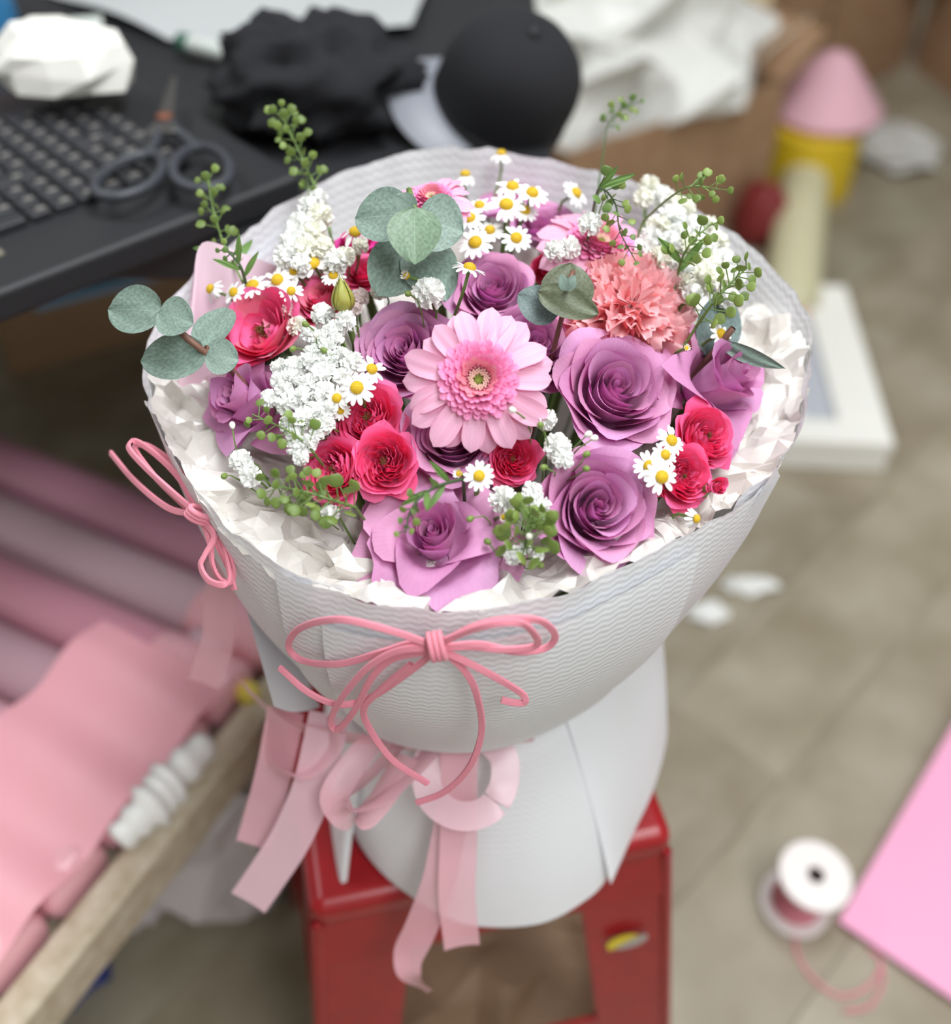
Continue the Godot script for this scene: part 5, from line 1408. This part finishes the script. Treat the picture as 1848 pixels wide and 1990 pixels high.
func background() -> void:
	var brown := mat(c8(168, 136, 106), 0.8, {"tex": noise_tex(0.02, c8(225, 215, 205), Color.WHITE, 256, 256, 61), "tri": Vector3(3, 3, 3)})
	var brown_dark := mat(c8(168, 136, 106), 0.8, {"tex": noise_tex(0.02, c8(225, 215, 205), Color.WHITE, 256, 256, 62), "tri": Vector3(3, 3, 3)})
	var black := mat(c8(34, 34, 37), 0.55)
	var black_cloth := mat(c8(24, 24, 28), 0.95)
	var white_film := mat(c8(238, 238, 232), 0.45, {"back": c8(120, 120, 116)})
	# the work table
	var tb := thing("work_table", "black topped work table behind the bouquet", "table", Vector3(-0.62, 0, -0.72))
	part("table_top", box(Vector3(1.37, 0.035, 0.94), 0.006), black, tb, Vector3(0, 0.7025, 0))
	for s in [[-0.64, -0.42], [0.62, -0.42], [-0.64, 0.42], [0.62, 0.42]]:
		part("leg", box(Vector3(0.045, 0.685, 0.045), 0.005), black, tb, Vector3(s[0], 0.3425, s[1]))
	part("back_panel", box(Vector3(1.2, 0.5, 0.02)), black, tb, Vector3(0, 0.42, -0.42))
	keyboard(black)
	scissors()
	single("crumpled_paper", blob(5, Vector3(0.058, 0.05, 0.040), 0.35, 0.7, true, 6), mat(c8(238, 236, 228), 0.5), "crumpled white paper ball lying on the black keyboard", "paper", Vector3(-0.3382, 0.7650, -0.4206))
	var pen := thing("red_pen", "red pen beside the crumpled paper ball", "pen", Vector3(-0.4080, 0.7520, -0.5136))
	part("barrel", tube([Vector3(-0.4169, 0.7550, -0.4856) - pen.position, Vector3(-0.3806, 0.7550, -0.5343) - pen.position], 0.007, -1, 10), mat(c8(160, 40, 60), 0.4), pen)
	part("cap", tube([Vector3(-0.4366, 0.7550, -0.4635) - pen.position, Vector3(-0.4137, 0.7550, -0.4901) - pen.position], 0.0078, -1, 10), mat(c8(190, 110, 115), 0.4), pen)
	var bl := thing("blue_bottle", "bright blue bottle at the table's far corner", "bottle", Vector3(-0.4984, 0.7200, -0.6632))
	part("body", lathe([Vector2(0, 0.10), Vector2(0.02, 0.10), Vector2(0.034, 0.085), Vector2(0.036, 0.01), Vector2(0.03, 0.0), Vector2(0, 0)], 20), mat(c8(60, 130, 180), 0.35), bl)
	part("cap", lathe([Vector2(0, 0.13), Vector2(0.014, 0.13), Vector2(0.014, 0.098), Vector2(0, 0.098)], 16), mat(c8(60, 130, 180), 0.35), bl)
	# pale sheet at the back of the table and two small markers
	single("paper_sheet", grid(16, 10, func(u, v):
		var a: Vector3 = lin(Vector3(-0.4624, 0.7220, -0.7601), Vector3(-0.3014, 0.7220, -0.6204), minf(u * 2.0, 1.0))
		if u > 0.5:
			a = lin(Vector3(-0.3014, 0.7220, -0.6204), Vector3(-0.0639, 0.7220, -0.6442), u * 2.0 - 1.0)
		var b: Vector3 = lin(Vector3(-0.5842, 0.7220, -1.1211), Vector3(-0.0162, 0.7220, -1.1211), u)
		return lin(b, a, v) + Vector3(0, 0.006 + 0.005 * sin(u * 9.0 + v * 5.0), 0)), mat(c8(176, 178, 178), 0.7), "pale grey paper sheet spread over the back of the table", "paper")
	for q in [[Vector3(-0.4278, 0.7350, -0.6228), Vector3(-0.3688, 0.7350, -0.6389), "white marker with a green tip beside the pale paper sheet"], [Vector3(-0.2837, 0.7350, -0.5941), Vector3(-0.2271, 0.7350, -0.5641), "white marker with a green tip touching the black cloth bag"]]:
		var mk := thing("marker_pen", q[2], "pen", q[0] - Vector3(0, 0.012, 0))
		part("barrel", tube([(q[1] - q[0]) * 0.2 + Vector3(0, 0.012, 0), q[1] - q[0] + Vector3(0, 0.012, 0)], 0.009, -1, 10), mat(c8(190, 196, 190), 0.4), mk)
		part("cap", tube([Vector3(0, 0.012, 0), (q[1] - q[0]) * 0.2 + Vector3(0, 0.012, 0)], 0.0095, -1, 10), mat(c8(50, 90, 75), 0.4), mk)
	# black cloth bag and the cap
	single("cloth_bag", blob(21, Vector3(0.085, 0.085, 0.07), 0.42, 0.9), black_cloth, "slumped black cloth bag on the table beside the black cap", "bag", Vector3(-0.1413, 0.7220, -0.4503))
	var hat := thing("peaked_hat", "round black cap lying on the table, its curved brim coloured grey for reflected light", "cap", Vector3(0.0163, 0.7220, -0.4606))
	hat.basis = Basis(Vector3(0, 0, 1), -0.35) * Basis(Vector3.RIGHT, 0.35) * Basis.from_scale(Vector3(0.80, 0.80, 0.80))
	var crown := grid(40, 14, func(u, v):
		var a: float = u * TAU
		var la: float = v * PI * 0.5
		var r := 0.072 * pow(sin(la), 0.75) * (1.0 + 0.012 * cos(a * 6.0))
		return Vector3(r * cos(a) * 1.05, 0.02 + 0.098 * pow(cos(la), 0.6), -r * sin(a)))
	part("crown", crown, black_cloth, hat)
	part("button", lathe([Vector2(0, 0.124), Vector2(0.006, 0.122), Vector2(0.007, 0.117), Vector2(0, 0.115)], 12), black, hat)
	part("band", lathe([Vector2(0.073, 0.026), Vector2(0.0765, 0.022), Vector2(0.076, 0.0), Vector2(0.072, 0.0)], 32), black, hat)
	part("brim", grid(24, 8, func(u, v):
		var a: float = lin(PI * 0.72, PI * 1.55, u)
		var w = 0.046 * sin(u * PI)
		var r: float = 0.073 + w * v
		return Vector3(r * cos(a) * 1.05, 0.012 - 0.012 * v * v + 0.008 * sin(u * PI), -r * sin(a))), mat(c8(128, 130, 138), 0.45), hat)  # the brim's grey is light reflected off a black visor, put into its colour
	# cartons behind
	var e := Vector3(0.1546, 0.2800, -1.2946)
	var e2 := Vector3(0.5932, 0.2800, -1.5923)
	var dir := (e2 - e)
	var nrm := Vector3(dir.z, 0, -dir.x).normalized() * -1.0
	if nrm.z < 0.0:
		nrm = -nrm
	var ang := atan2(-dir.z, dir.x)
	var cen := (e + e2) * 0.5 - nrm * 0.21
	open_carton("open cardboard box full of white plastic film behind the bouquet", Vector3(cen.x, 0, cen.z), ang, Vector3(dir.length(), 0.28, 0.42), brown, [[1, 0.9, 0.12]])
	single("plastic_film", blob(41, Vector3(0.33, 0.40, 0.24), 0.5, 0.8, true, 14), white_film, "heap of crumpled white plastic film swelling out of the cardboard box", "plastic film", Vector3(cen.x - 0.02, 0.12, cen.z - 0.02)).rotation.y = ang
	var c2 := Vector3(0.8564, 0.0000, -2.0423)
	open_carton("taller cardboard box standing beyond the film-filled box", Vector3(c2.x - 0.02, 0, c2.z - 0.32), 0.75, Vector3(0.42, 0.52, 0.36), brown_dark, [[0, 0.5, 0.10]])
	var c3 := Vector3(1.0959, 0.0000, -2.1722)
	open_carton("low cardboard box with dark opening at the far end of the floor", Vector3(c3.x + 0.32, 0, c3.z - 0.05), 0.2, Vector3(0.5, 0.24, 0.4), brown_dark, [[0, 1.9, 0.12]])
	single("lilac_paper", blob(51, Vector3(0.10, 0.10, 0.08), 0.4, 1.0, true, 7), mat(c8(150, 104, 130), 0.7), "crumpled lilac paper lying on the low far box", "paper", Vector3(c3.x - 0.05, 0.225, c3.z - 0.15))
	single("cream_board", box(Vector3(0.10, 0.5, 0.012), 0.003), mat(c8(226, 210, 170), 0.7), "upright cream board leaning behind the white plastic film", "board", Vector3(Vector3(0.5691, 0.2500, -1.9312).x, 0.3, Vector3(0.5691, 0.2500, -1.9312).z + 0.02)).rotation = Vector3(-0.2, 0.4, -0.35)
	single("cream_card", box(Vector3(0.16, 0.12, 0.004)), mat(c8(214, 200, 182), 0.7), "beige card flap at the corner of the film-filled box", "card", Vector3(0.5810, 0.2900, -1.6904)).rotation = Vector3(0.5, 0.9, 0.2)
	# tube, cup and paper cone on the floor
	var ta := Vector3(0.5564, 0.0520, -1.1696)
	var tbp := Vector3(0.6812, 0.0520, -1.6354)
	var tu := thing("paper_tube", "thick cream paper tube lying on the floor behind the white box", "tube", Vector3(ta.x, 0, ta.z))
	part("wall", tube([ta - tu.position, tbp - tu.position], 0.05, -1, 28), mat(c8(206, 200, 164), 0.7), tu)
	part("end_ring", tube([(tbp - tu.position), (tbp - tu.position) * 1.004], 0.052, -1, 28), mat(c8(190, 182, 146), 0.7), tu)
	var yb := Vector3(0.7026, 0.0000, -1.6343)
	var yl := thing("yellow_roll", "bright yellow roll standing behind the cream tube", "roll", Vector3(yb.x, 0, yb.z - 0.08))
	part("body", lathe([Vector2(0.03, 0.15), Vector2(0.095, 0.15), Vector2(0.1, 0.14), Vector2(0.1, 0.008), Vector2(0.095, 0.0), Vector2(0.03, 0.0)], 28), mat(c8(210, 178, 30), 0.6), yl)
	part("core", lathe([Vector2(0.03, 0.15), Vector2(0.03, 0.0)], 20), brown, yl)
	single("pink_paper_cone", lathe([Vector2(0.0, 0.13), Vector2(0.03, 0.125), Vector2(0.115, 0.02), Vector2(0.11, 0.0), Vector2(0.0, 0.0)], 28), mat(c8(226, 176, 188), 0.7), "pale pink paper cone resting on the yellow roll", "paper cone", Vector3(yb.x + 0.02, 0.152, yb.z - 0.10))
	single("red_bag", blob(61, Vector3(0.055, 0.13, 0.05), 0.35, 0.9, true, 7), mat(c8(120, 34, 32), 0.6), "dark red crumpled bag between the cardboard box and yellow roll", "bag", Vector3(0.5598, 0.0000, -1.4877))
	single("clear_scrap", blob(63, Vector3(0.09, 0.05, 0.12), 0.5, 0.9, true, 7), mat(c8(198, 196, 190), 0.35), "pale crumpled plastic scrap on the floor near the far boxes", "plastic scrap", Vector3(0.9437, 0.0000, -1.8698))
	white_box()
	spool()
	# loose sheets and scraps on the floor
	var p0 := Vector3(0.3887, 0.0120, -0.0631)
	var p1 := Vector3(0.5756, 0.0300, -0.2952)
	var p2 := Vector3(0.4834, 0.0120, 0.0185)
	single("pink_paper_sheet", grid(12, 12, func(u, v):
		var q: Vector3 = p0 + (p1 - p0) * 1.7 * u + (p2 - p0) * 1.8 * v
		return q + Vector3(0, 0.010 * sin(u * 4.0) * sin(v * 3.0 + 0.5), 0)), mat(c8(246, 172, 206), 0.6, {"back": c8(120, 80, 100)}), "smooth bright pink paper sheet lying on the floor by the spool", "paper")
	for q in [[Vector3(0.3822, 0.0000, -0.5533), Vector3(0.04, 0.012, 0.015), "white paper scrap on the floor below the wrap's pleat"], [Vector3(0.3170, 0.0000, -0.5032), Vector3(0.03, 0.014, 0.02), "small white paper scrap on the floor close to the skirt"]]:
		single("paper_scrap", blob(71 + int(q[1].x * 1000), q[1], 0.5, 1.1, true, 6), mat(c8(226, 226, 222), 0.6), q[2], "paper scrap", q[0])
	rolls()

func keyboard(black: Material) -> void:
	var c := Vector3(-0.1336, 0.7450, -0.3070)
	var l := Vector3(-0.3133, 0.7450, -0.1436)
	var u := (l - c).normalized()
	var w := Vector3(-u.z, 0, u.x)
	if w.z > 0.0:
		w = -w
	var t := thing("black_keyboard", "black keyboard with grey legends under the scissors and paper ball", "keyboard", Vector3(c.x, 0.72, c.z))
	var len := 0.50
	var dep := 0.30
	var mid := u * len / 2 + w * dep / 2
	var b := Basis(u, Vector3.UP, w)
	if b.determinant() < 0:
		b = Basis(-u, Vector3.UP, w)
	part("case", box(Vector3(len, 0.024, dep), 0.005), black, t, mid + Vector3(0, 0.013, 0), b)
	var km := [box(Vector3(0.0162, 0.006, 0.0162), 0.0018), box(Vector3(0.035, 0.006, 0.0162), 0.0018), box(Vector3(0.11, 0.006, 0.0162), 0.0018)]
	var key := mat(c8(44, 44, 48), 0.5)
	var grey := mat(c8(120, 116, 112), 0.6)
	var leg := BoxMesh.new()
	leg.size = Vector3(0.007, 0.0006, 0.004)
	for j in 9:
		var x := 0.055
		var i := 0
		while x < len - 0.03:
			var k := 0
			if j == 0 and i == 6:
				k = 2
			elif (i * 5 + j * 3) % 17 == 0:
				k = 1
			var wd: float = [0.019, 0.038, 0.114][k]
			var at := u * (x + wd / 2) + w * (0.075 + j * 0.0192) + Vector3(0, 0.0282, 0)
			var o := part("key", km[k], key, t, at, b)
			part("legend", leg, grey, o, Vector3(-0.002, 0.0032, -0.002))
			x += wd
			i += 1
	part("trim_bar", box(Vector3(0.16, 0.002, 0.008)), mat(c8(124, 118, 104), 0.5), t, u * 0.30 + w * 0.045 + Vector3(0, 0.0255, 0), b)

func scissors() -> void:
	var t := thing("scissors", "black handled scissors with rusty pivot lying on the keyboard", "scissors", Vector3(-0.2373, 0.7570, -0.3149))
	var rubber := mat(c8(58, 60, 66), 0.5)
	var steel := mat(c8(92, 90, 88), 0.4, {"metal": 0.6})
	for q in [[-1.0, Vector3(-0.2528, 0.7610, -0.2738)], [1.0, Vector3(-0.2032, 0.7610, -0.2859)]]:
		var c: Vector3 = q[1] - t.position
		var loop := []
		for i in 25:
			var a := TAU * i / 24.0
			loop.append(c + Vector3(cos(a) * (0.021 + 0.003 * sin(a)), 0, sin(a) * 0.033) + Vector3(0.006 * sin(a) * q[0], 0, 0))
		part("handle", tube(loop, 0.0042, 0.0042, 8), rubber, t)
		part("shank", tube([c + Vector3(-0.008 * q[0], 0, -0.03), Vector3(-0.2466, 0.7610, -0.3643) - t.position], 0.0045, 0.0035, 8), rubber, t)
	var pv: Vector3 = Vector3(-0.2459, 0.7630, -0.3627) - t.position
	var tip: Vector3 = Vector3(-0.2547, 0.7630, -0.4441) - t.position
	for s in [-1, 1]:
		part("blade", tube([pv - (tip - pv) * 0.3 + Vector3(0.006 * s, 0.001 * s, 0), pv + Vector3(0.002 * s, 0.001 * s, 0), tip], 0.008, 0.0012, 8, func(x): return 1.0 - 0.7 * x, Vector3.UP), steel, t)
	part("pivot", lathe([Vector2(0, 0.005), Vector2(0.006, 0.004), Vector2(0.007, 0.0), Vector2(0, 0)], 14), mat(c8(110, 62, 40), 0.7), t, pv)

func white_box() -> void:
	# a shallow white box with a framed window in its lid
	var fl := Vector3(0.4726, 0.0550, -0.8037)
	var fr := Vector3(0.6367, 0.0550, -0.7917)
	var bl := Vector3(0.6007, 0.0550, -1.2381)
	var x := (fr - fl)
	var w := x.length() + 0.02
	var dx := x.normalized()
	var dz := Vector3(-dx.z, 0, dx.x)
	var d := absf((bl - fl).dot(dz)) * 1.0
	var c := fr - dx * w / 2 - dz * d / 2
	if (bl - fl).dot(dz) > 0:
		c = fr - dx * w / 2 + dz * d / 2
	var b := Basis(dx, Vector3.UP, dz if dz.z > 0 else -dz)
	if b.determinant() < 0:
		b.x = -b.x
	var t := thing("white_gift_box", "shallow white box with a framed pink and grey window lying on the floor", "box", Vector3(c.x, 0, c.z))
	t.basis = b
	var m := mat(c8(236, 234, 226), 0.6)
	part("body", box(Vector3(w - 0.004, 0.042, d - 0.004), 0.003), m, t, Vector3(0, 0.022, 0))
	# lid as a frame of four bars round the window
	var bar := 0.055
	part("lid_bar", box(Vector3(w, 0.02, bar), 0.003), m, t, Vector3(0, 0.050, d / 2 - bar / 2))
	part("lid_bar", box(Vector3(w, 0.02, bar), 0.003), m, t, Vector3(0, 0.050, -d / 2 + bar / 2))
	part("lid_bar", box(Vector3(bar, 0.02, d - 2 * bar), 0.003), m, t, Vector3(-w / 2 + bar / 2, 0.050, 0))
	part("lid_bar", box(Vector3(bar * 1.4, 0.02, d - 2 * bar), 0.003), m, t, Vector3(w / 2 - bar * 0.7, 0.050, 0))
	var inner := part("window", box(Vector3(w - bar * 2.4, 0.003, d - bar * 2), 0.001), mat(c8(186, 188, 196), 0.35), t, Vector3(-bar * 0.2, 0.0455, 0))
	inner.set_meta("label", "grey window panel with a pink edge")
	part("pink_edge", box(Vector3(w - bar * 2.4, 0.004, 0.035)), mat(c8(224, 160, 166), 0.5), t, Vector3(-bar * 0.2, 0.0485, -d / 2 + bar + 0.018))

func spool() -> void:
	var at := Vector3(0.3478, 0.0000, -0.0875)
	var t := thing("cord_spool", "white plastic spool of pink cord standing on the floor", "spool", at)
	t.rotation = Vector3(0.10, 0, -0.06)
	var disc := lathe([Vector2(0.009, 0.005), Vector2(0.036, 0.005), Vector2(0.0385, 0.0035), Vector2(0.0385, 0.0), Vector2(0.009, 0.0), Vector2(0.009, 0.005)], 36)
	var m := mat(c8(232, 224, 220), 0.5)
	part("flange", disc, m, t, Vector3(0, 0.003, 0))
	part("flange", disc, m, t, Vector3(0, 0.078, 0))
	part("core", lathe([Vector2(0.009, 0.082), Vector2(0.0092, 0.004)], 20), mat(c8(150, 130, 130), 0.6), t)
	var st := SurfaceTool.new()
	st.begin(Mesh.PRIMITIVE_TRIANGLES)
	var turns := []
	for k in 17 * 20 + 1:
		var a := TAU * k / 20.0
		turns.append(Vector3(cos(a) * 0.026, 0.011 + 0.064 * k / 340.0, sin(a) * 0.026))
	st.append_from(tube(turns, 0.0017, -1, 6), 0, Transform3D.IDENTITY)
	st.append_from(lathe([Vector2(0.0255, 0.078), Vector2(0.0255, 0.008)], 30), 0, Transform3D.IDENTITY)
	part("cord_winding", st.commit(), M.cord, t)
	var end := [Vector3(0.3686, 0.0200, -0.0793), Vector3(0.4034, 0.0040, -0.0932), Vector3(0.3585, 0.0030, -0.0674), Vector3(0.3399, 0.0030, -0.0446), Vector3(0.3464, 0.0030, -0.0117), Vector3(0.3729, 0.0030, 0.0122), Vector3(0.4073, 0.0030, 0.0017), Vector3(0.4254, 0.0030, -0.0225), Vector3(0.4171, 0.0030, -0.0363)]
	var p := []
	for q in spline(end, 60):
		p.append(q)
	single("loose_cord", tube(p, 0.0016, -1, 6), M.cord, "loose end of pink cord curling on the floor from the spool", "cord")
	var p2 := spline([Vector3(0.4257, 0.0030, -0.0236), Vector3(0.4213, 0.0030, -0.0010), Vector3(0.4019, 0.0030, 0.0226), Vector3(0.3744, 0.0030, 0.0277)], 30)
	single("loose_cord", tube(p2, 0.0016, -1, 6), M.cord, "short curl of pink cord beside the bright pink sheet", "cord")

func rolls() -> void:
	# a long carton of pink wrapping film beside the stool
	var y := 0.33
	var e0 := Vector3(-0.3681, 0.3300, 0.2173)
	var e1 := Vector3(-0.1966, 0.3300, -0.1123)
	var along := (e1 - e0).normalized()
	var s0 := Vector3(-0.2286, 0.3300, -0.2638)
	var s1 := Vector3(-0.5720, 0.3300, -0.5733)
	var back := (s1 - s0).normalized()
	back = (back - along * back.dot(along)).normalized()
	var len := 0.54
	var cream := mat(c8(206, 196, 176), 0.7, {"tex": noise_tex(0.03, c8(215, 205, 190), Color.WHITE, 256, 256, 81), "tri": Vector3(6, 6, 6)})
	var brown_wood := mat(c8(96, 74, 60), 0.7)
	var dep := 0.62
	var t := thing("film_shelf", "low cream-edged board holding rolls of pink wrapping film", "shelf", Vector3(e0.x, 0, e0.z))
	var b := Basis(along, Vector3.UP, -back)
	if b.determinant() < 0:
		b = Basis(-along, Vector3.UP, -back)
	part("board", box(Vector3(len, 0.03, dep), 0.004), cream, t, along * len / 2 + back * dep / 2 + Vector3(0, y - 0.05, 0), b)
	part("edge_rail", box(Vector3(len, 0.05, 0.03), 0.004), cream, t, along * len / 2 + Vector3(0, y - 0.025, 0), b)
	for q in [[0.03, 0.05], [len - 0.03, 0.05], [0.03, dep - 0.05], [len - 0.03, dep - 0.05]]:
		part("leg", box(Vector3(0.03, y - 0.065, 0.03), 0.003), brown_wood, t, along * q[0] + back * q[1] + Vector3(0, (y - 0.065) / 2, 0), b)
	var cols := [c8(196, 140, 158), c8(204, 150, 166), c8(188, 134, 152), c8(208, 158, 170), c8(184, 148, 158), c8(198, 138, 154), c8(192, 162, 170)]
	var n := 8
	for k in n:
		var f := (k + 0.5) / n
		var r := len / n * 0.5 * 0.96
		var at := Vector3(e0.x, 0, e0.z) + along * len * f + Vector3(0, y - 0.035 + r, 0)
		var o := thing("film_roll", ["mauve pink film roll at the board end farther from the stool", "rose pink film roll second along the board", "dusky pink film roll third along the board", "pale rose film roll fourth along the board", "greyish pink film roll fifth along the board", "deep rose film roll sixth along the board", "silvery pink film roll seventh along the board", "mauve film roll at the board end beside the stool"][k], "roll", at)
		var m := mat(cols[k % cols.size()], 0.35, {"coat": 0.3})
		part("film", tube([back * 0.035, back * (dep - 0.03)], r, -1, 22), m, o)
		part("core_end", tube([back * 0.026, back * 0.036], r * 0.35, -1, 14), cream, o)
		# the folded plastic sleeve over the near end
		part("sleeve", tube([back * 0.022, back * 0.03, back * 0.11], r * 1.02, -1, 22, func(x): return 0.8 if x < 0.2 else 1.0), mat(c8(236, 176, 184), 0.3, {"coat": 0.5}), o)
	# soft pink paper folded over the carton edge
	single("pink_folded_paper", grid(30, 10, func(u, v):
		var p := e0 + along * len * lerpf(0.02, 0.66, u) + Vector3(0, 0.028, 0)
		var q = p + back * (0.02 + 0.13 * v) + Vector3(0, 0.03 * sin(v * PI * 0.5) + 0.006 * sin(u * 23.0), 0)
		return q), mat(c8(238, 172, 182), 0.5, {"back": c8(150, 90, 100)}), "soft rose pink paper folded along the board edge over the rolls", "paper")
	# scraps in front of the carton
	var film := mat(Color(0.86, 0.82, 0.82, 0.75), 0.3)
	for q in [[Vector3(-0.3039, 0.0000, -0.1225), Vector3(0.10, 0.26, 0.07), "crumpled clear plastic bag slumped under the board below the ribbon"], [Vector3(-0.3817, 0.0000, -0.0982), Vector3(0.07, 0.05, 0.05), "small crumpled clear plastic scrap on the floor by the board"]]:
		single("plastic_bag", blob(91 + int(q[1].x * 100), q[1], 0.6, 1.0, true, 9), film, q[2], "plastic bag", q[0] + Vector3(0, 0.002, 0))
	single("white_film_roll", tube(spline([Vector3(-0.2859, 0.3450, 0.0301), Vector3(-0.2645, 0.3520, 0.0042), Vector3(-0.2539, 0.3480, -0.0222), Vector3(-0.2298, 0.3450, -0.0647)], 26), 0.021, 0.015, 9, func(x): return (0.55 + 0.45 * sin(x * PI)) * (1.0 + 0.16 * sin(x * 41.0) + 0.1 * sin(x * 23.0))), mat(c8(240, 240, 236), 0.4), "white bunched film lying on the cream board edge", "film")
	single("added_brown_paper", blob(93, Vector3(0.13, 0.07, 0.10), 0.5, 1.0, true, 8), mat(c8(150, 120, 94), 0.7), "crumpled brown paper lump added to darken the floor under the red stool", "bag", Vector3(0.03, 0.0, -0.02))  # brown lump added to darken the dim floor beneath the seat
	single("blue_bag", blob(95, Vector3(0.06, 0.06, 0.05), 0.5, 1.0, true, 8), mat(c8(36, 58, 130), 0.5), "crumpled dark blue bag on the floor under the board", "bag", Vector3(-0.4439, 0.0000, 0.0031))
	single("blue_wrapper", blob(97, Vector3(0.03, 0.04, 0.03), 0.5, 1.0, true, 7), mat(c8(84, 110, 170), 0.5), "small blue wrapper at the board end below the wrap", "wrapper", Vector3(-0.2188, 0.3000, -0.1963))
	single("pale_wrapper", blob(98, Vector3(0.035, 0.05, 0.03), 0.5, 1.0, true, 7), mat(c8(214, 186, 196), 0.4), "pale pink crinkled wrapper at the board end beside the blue one", "wrapper", Vector3(-0.2429, 0.3000, -0.1963))
	single("yellow_bead", blob(99, Vector3(0.011, 0.02, 0.011), 0.1, 1.0), mat(c8(232, 214, 90), 0.5), "small yellow ball at the board end", "ball", Vector3(-0.2065, 0.3250, -0.1239))
	# things under the table
	open_carton("closed-sided cardboard box in the shade under the table", Vector3(-0.6465, 0.0000, -1.1817) + Vector3(0, 0.0, -0.1), 0.5, Vector3(0.5, 0.42, 0.3), mat(c8(168, 136, 106), 0.8), [])
	single("blue_folder", box(Vector3(0.22, 0.01, 0.16), 0.002), mat(c8(120, 160, 190), 0.5), "pale blue folder resting on the box under the table", "folder", Vector3(-0.4452, 0.4200, -0.6865) + Vector3(0, 0.02, -0.02)).rotation = Vector3(0, 0.5, 0)
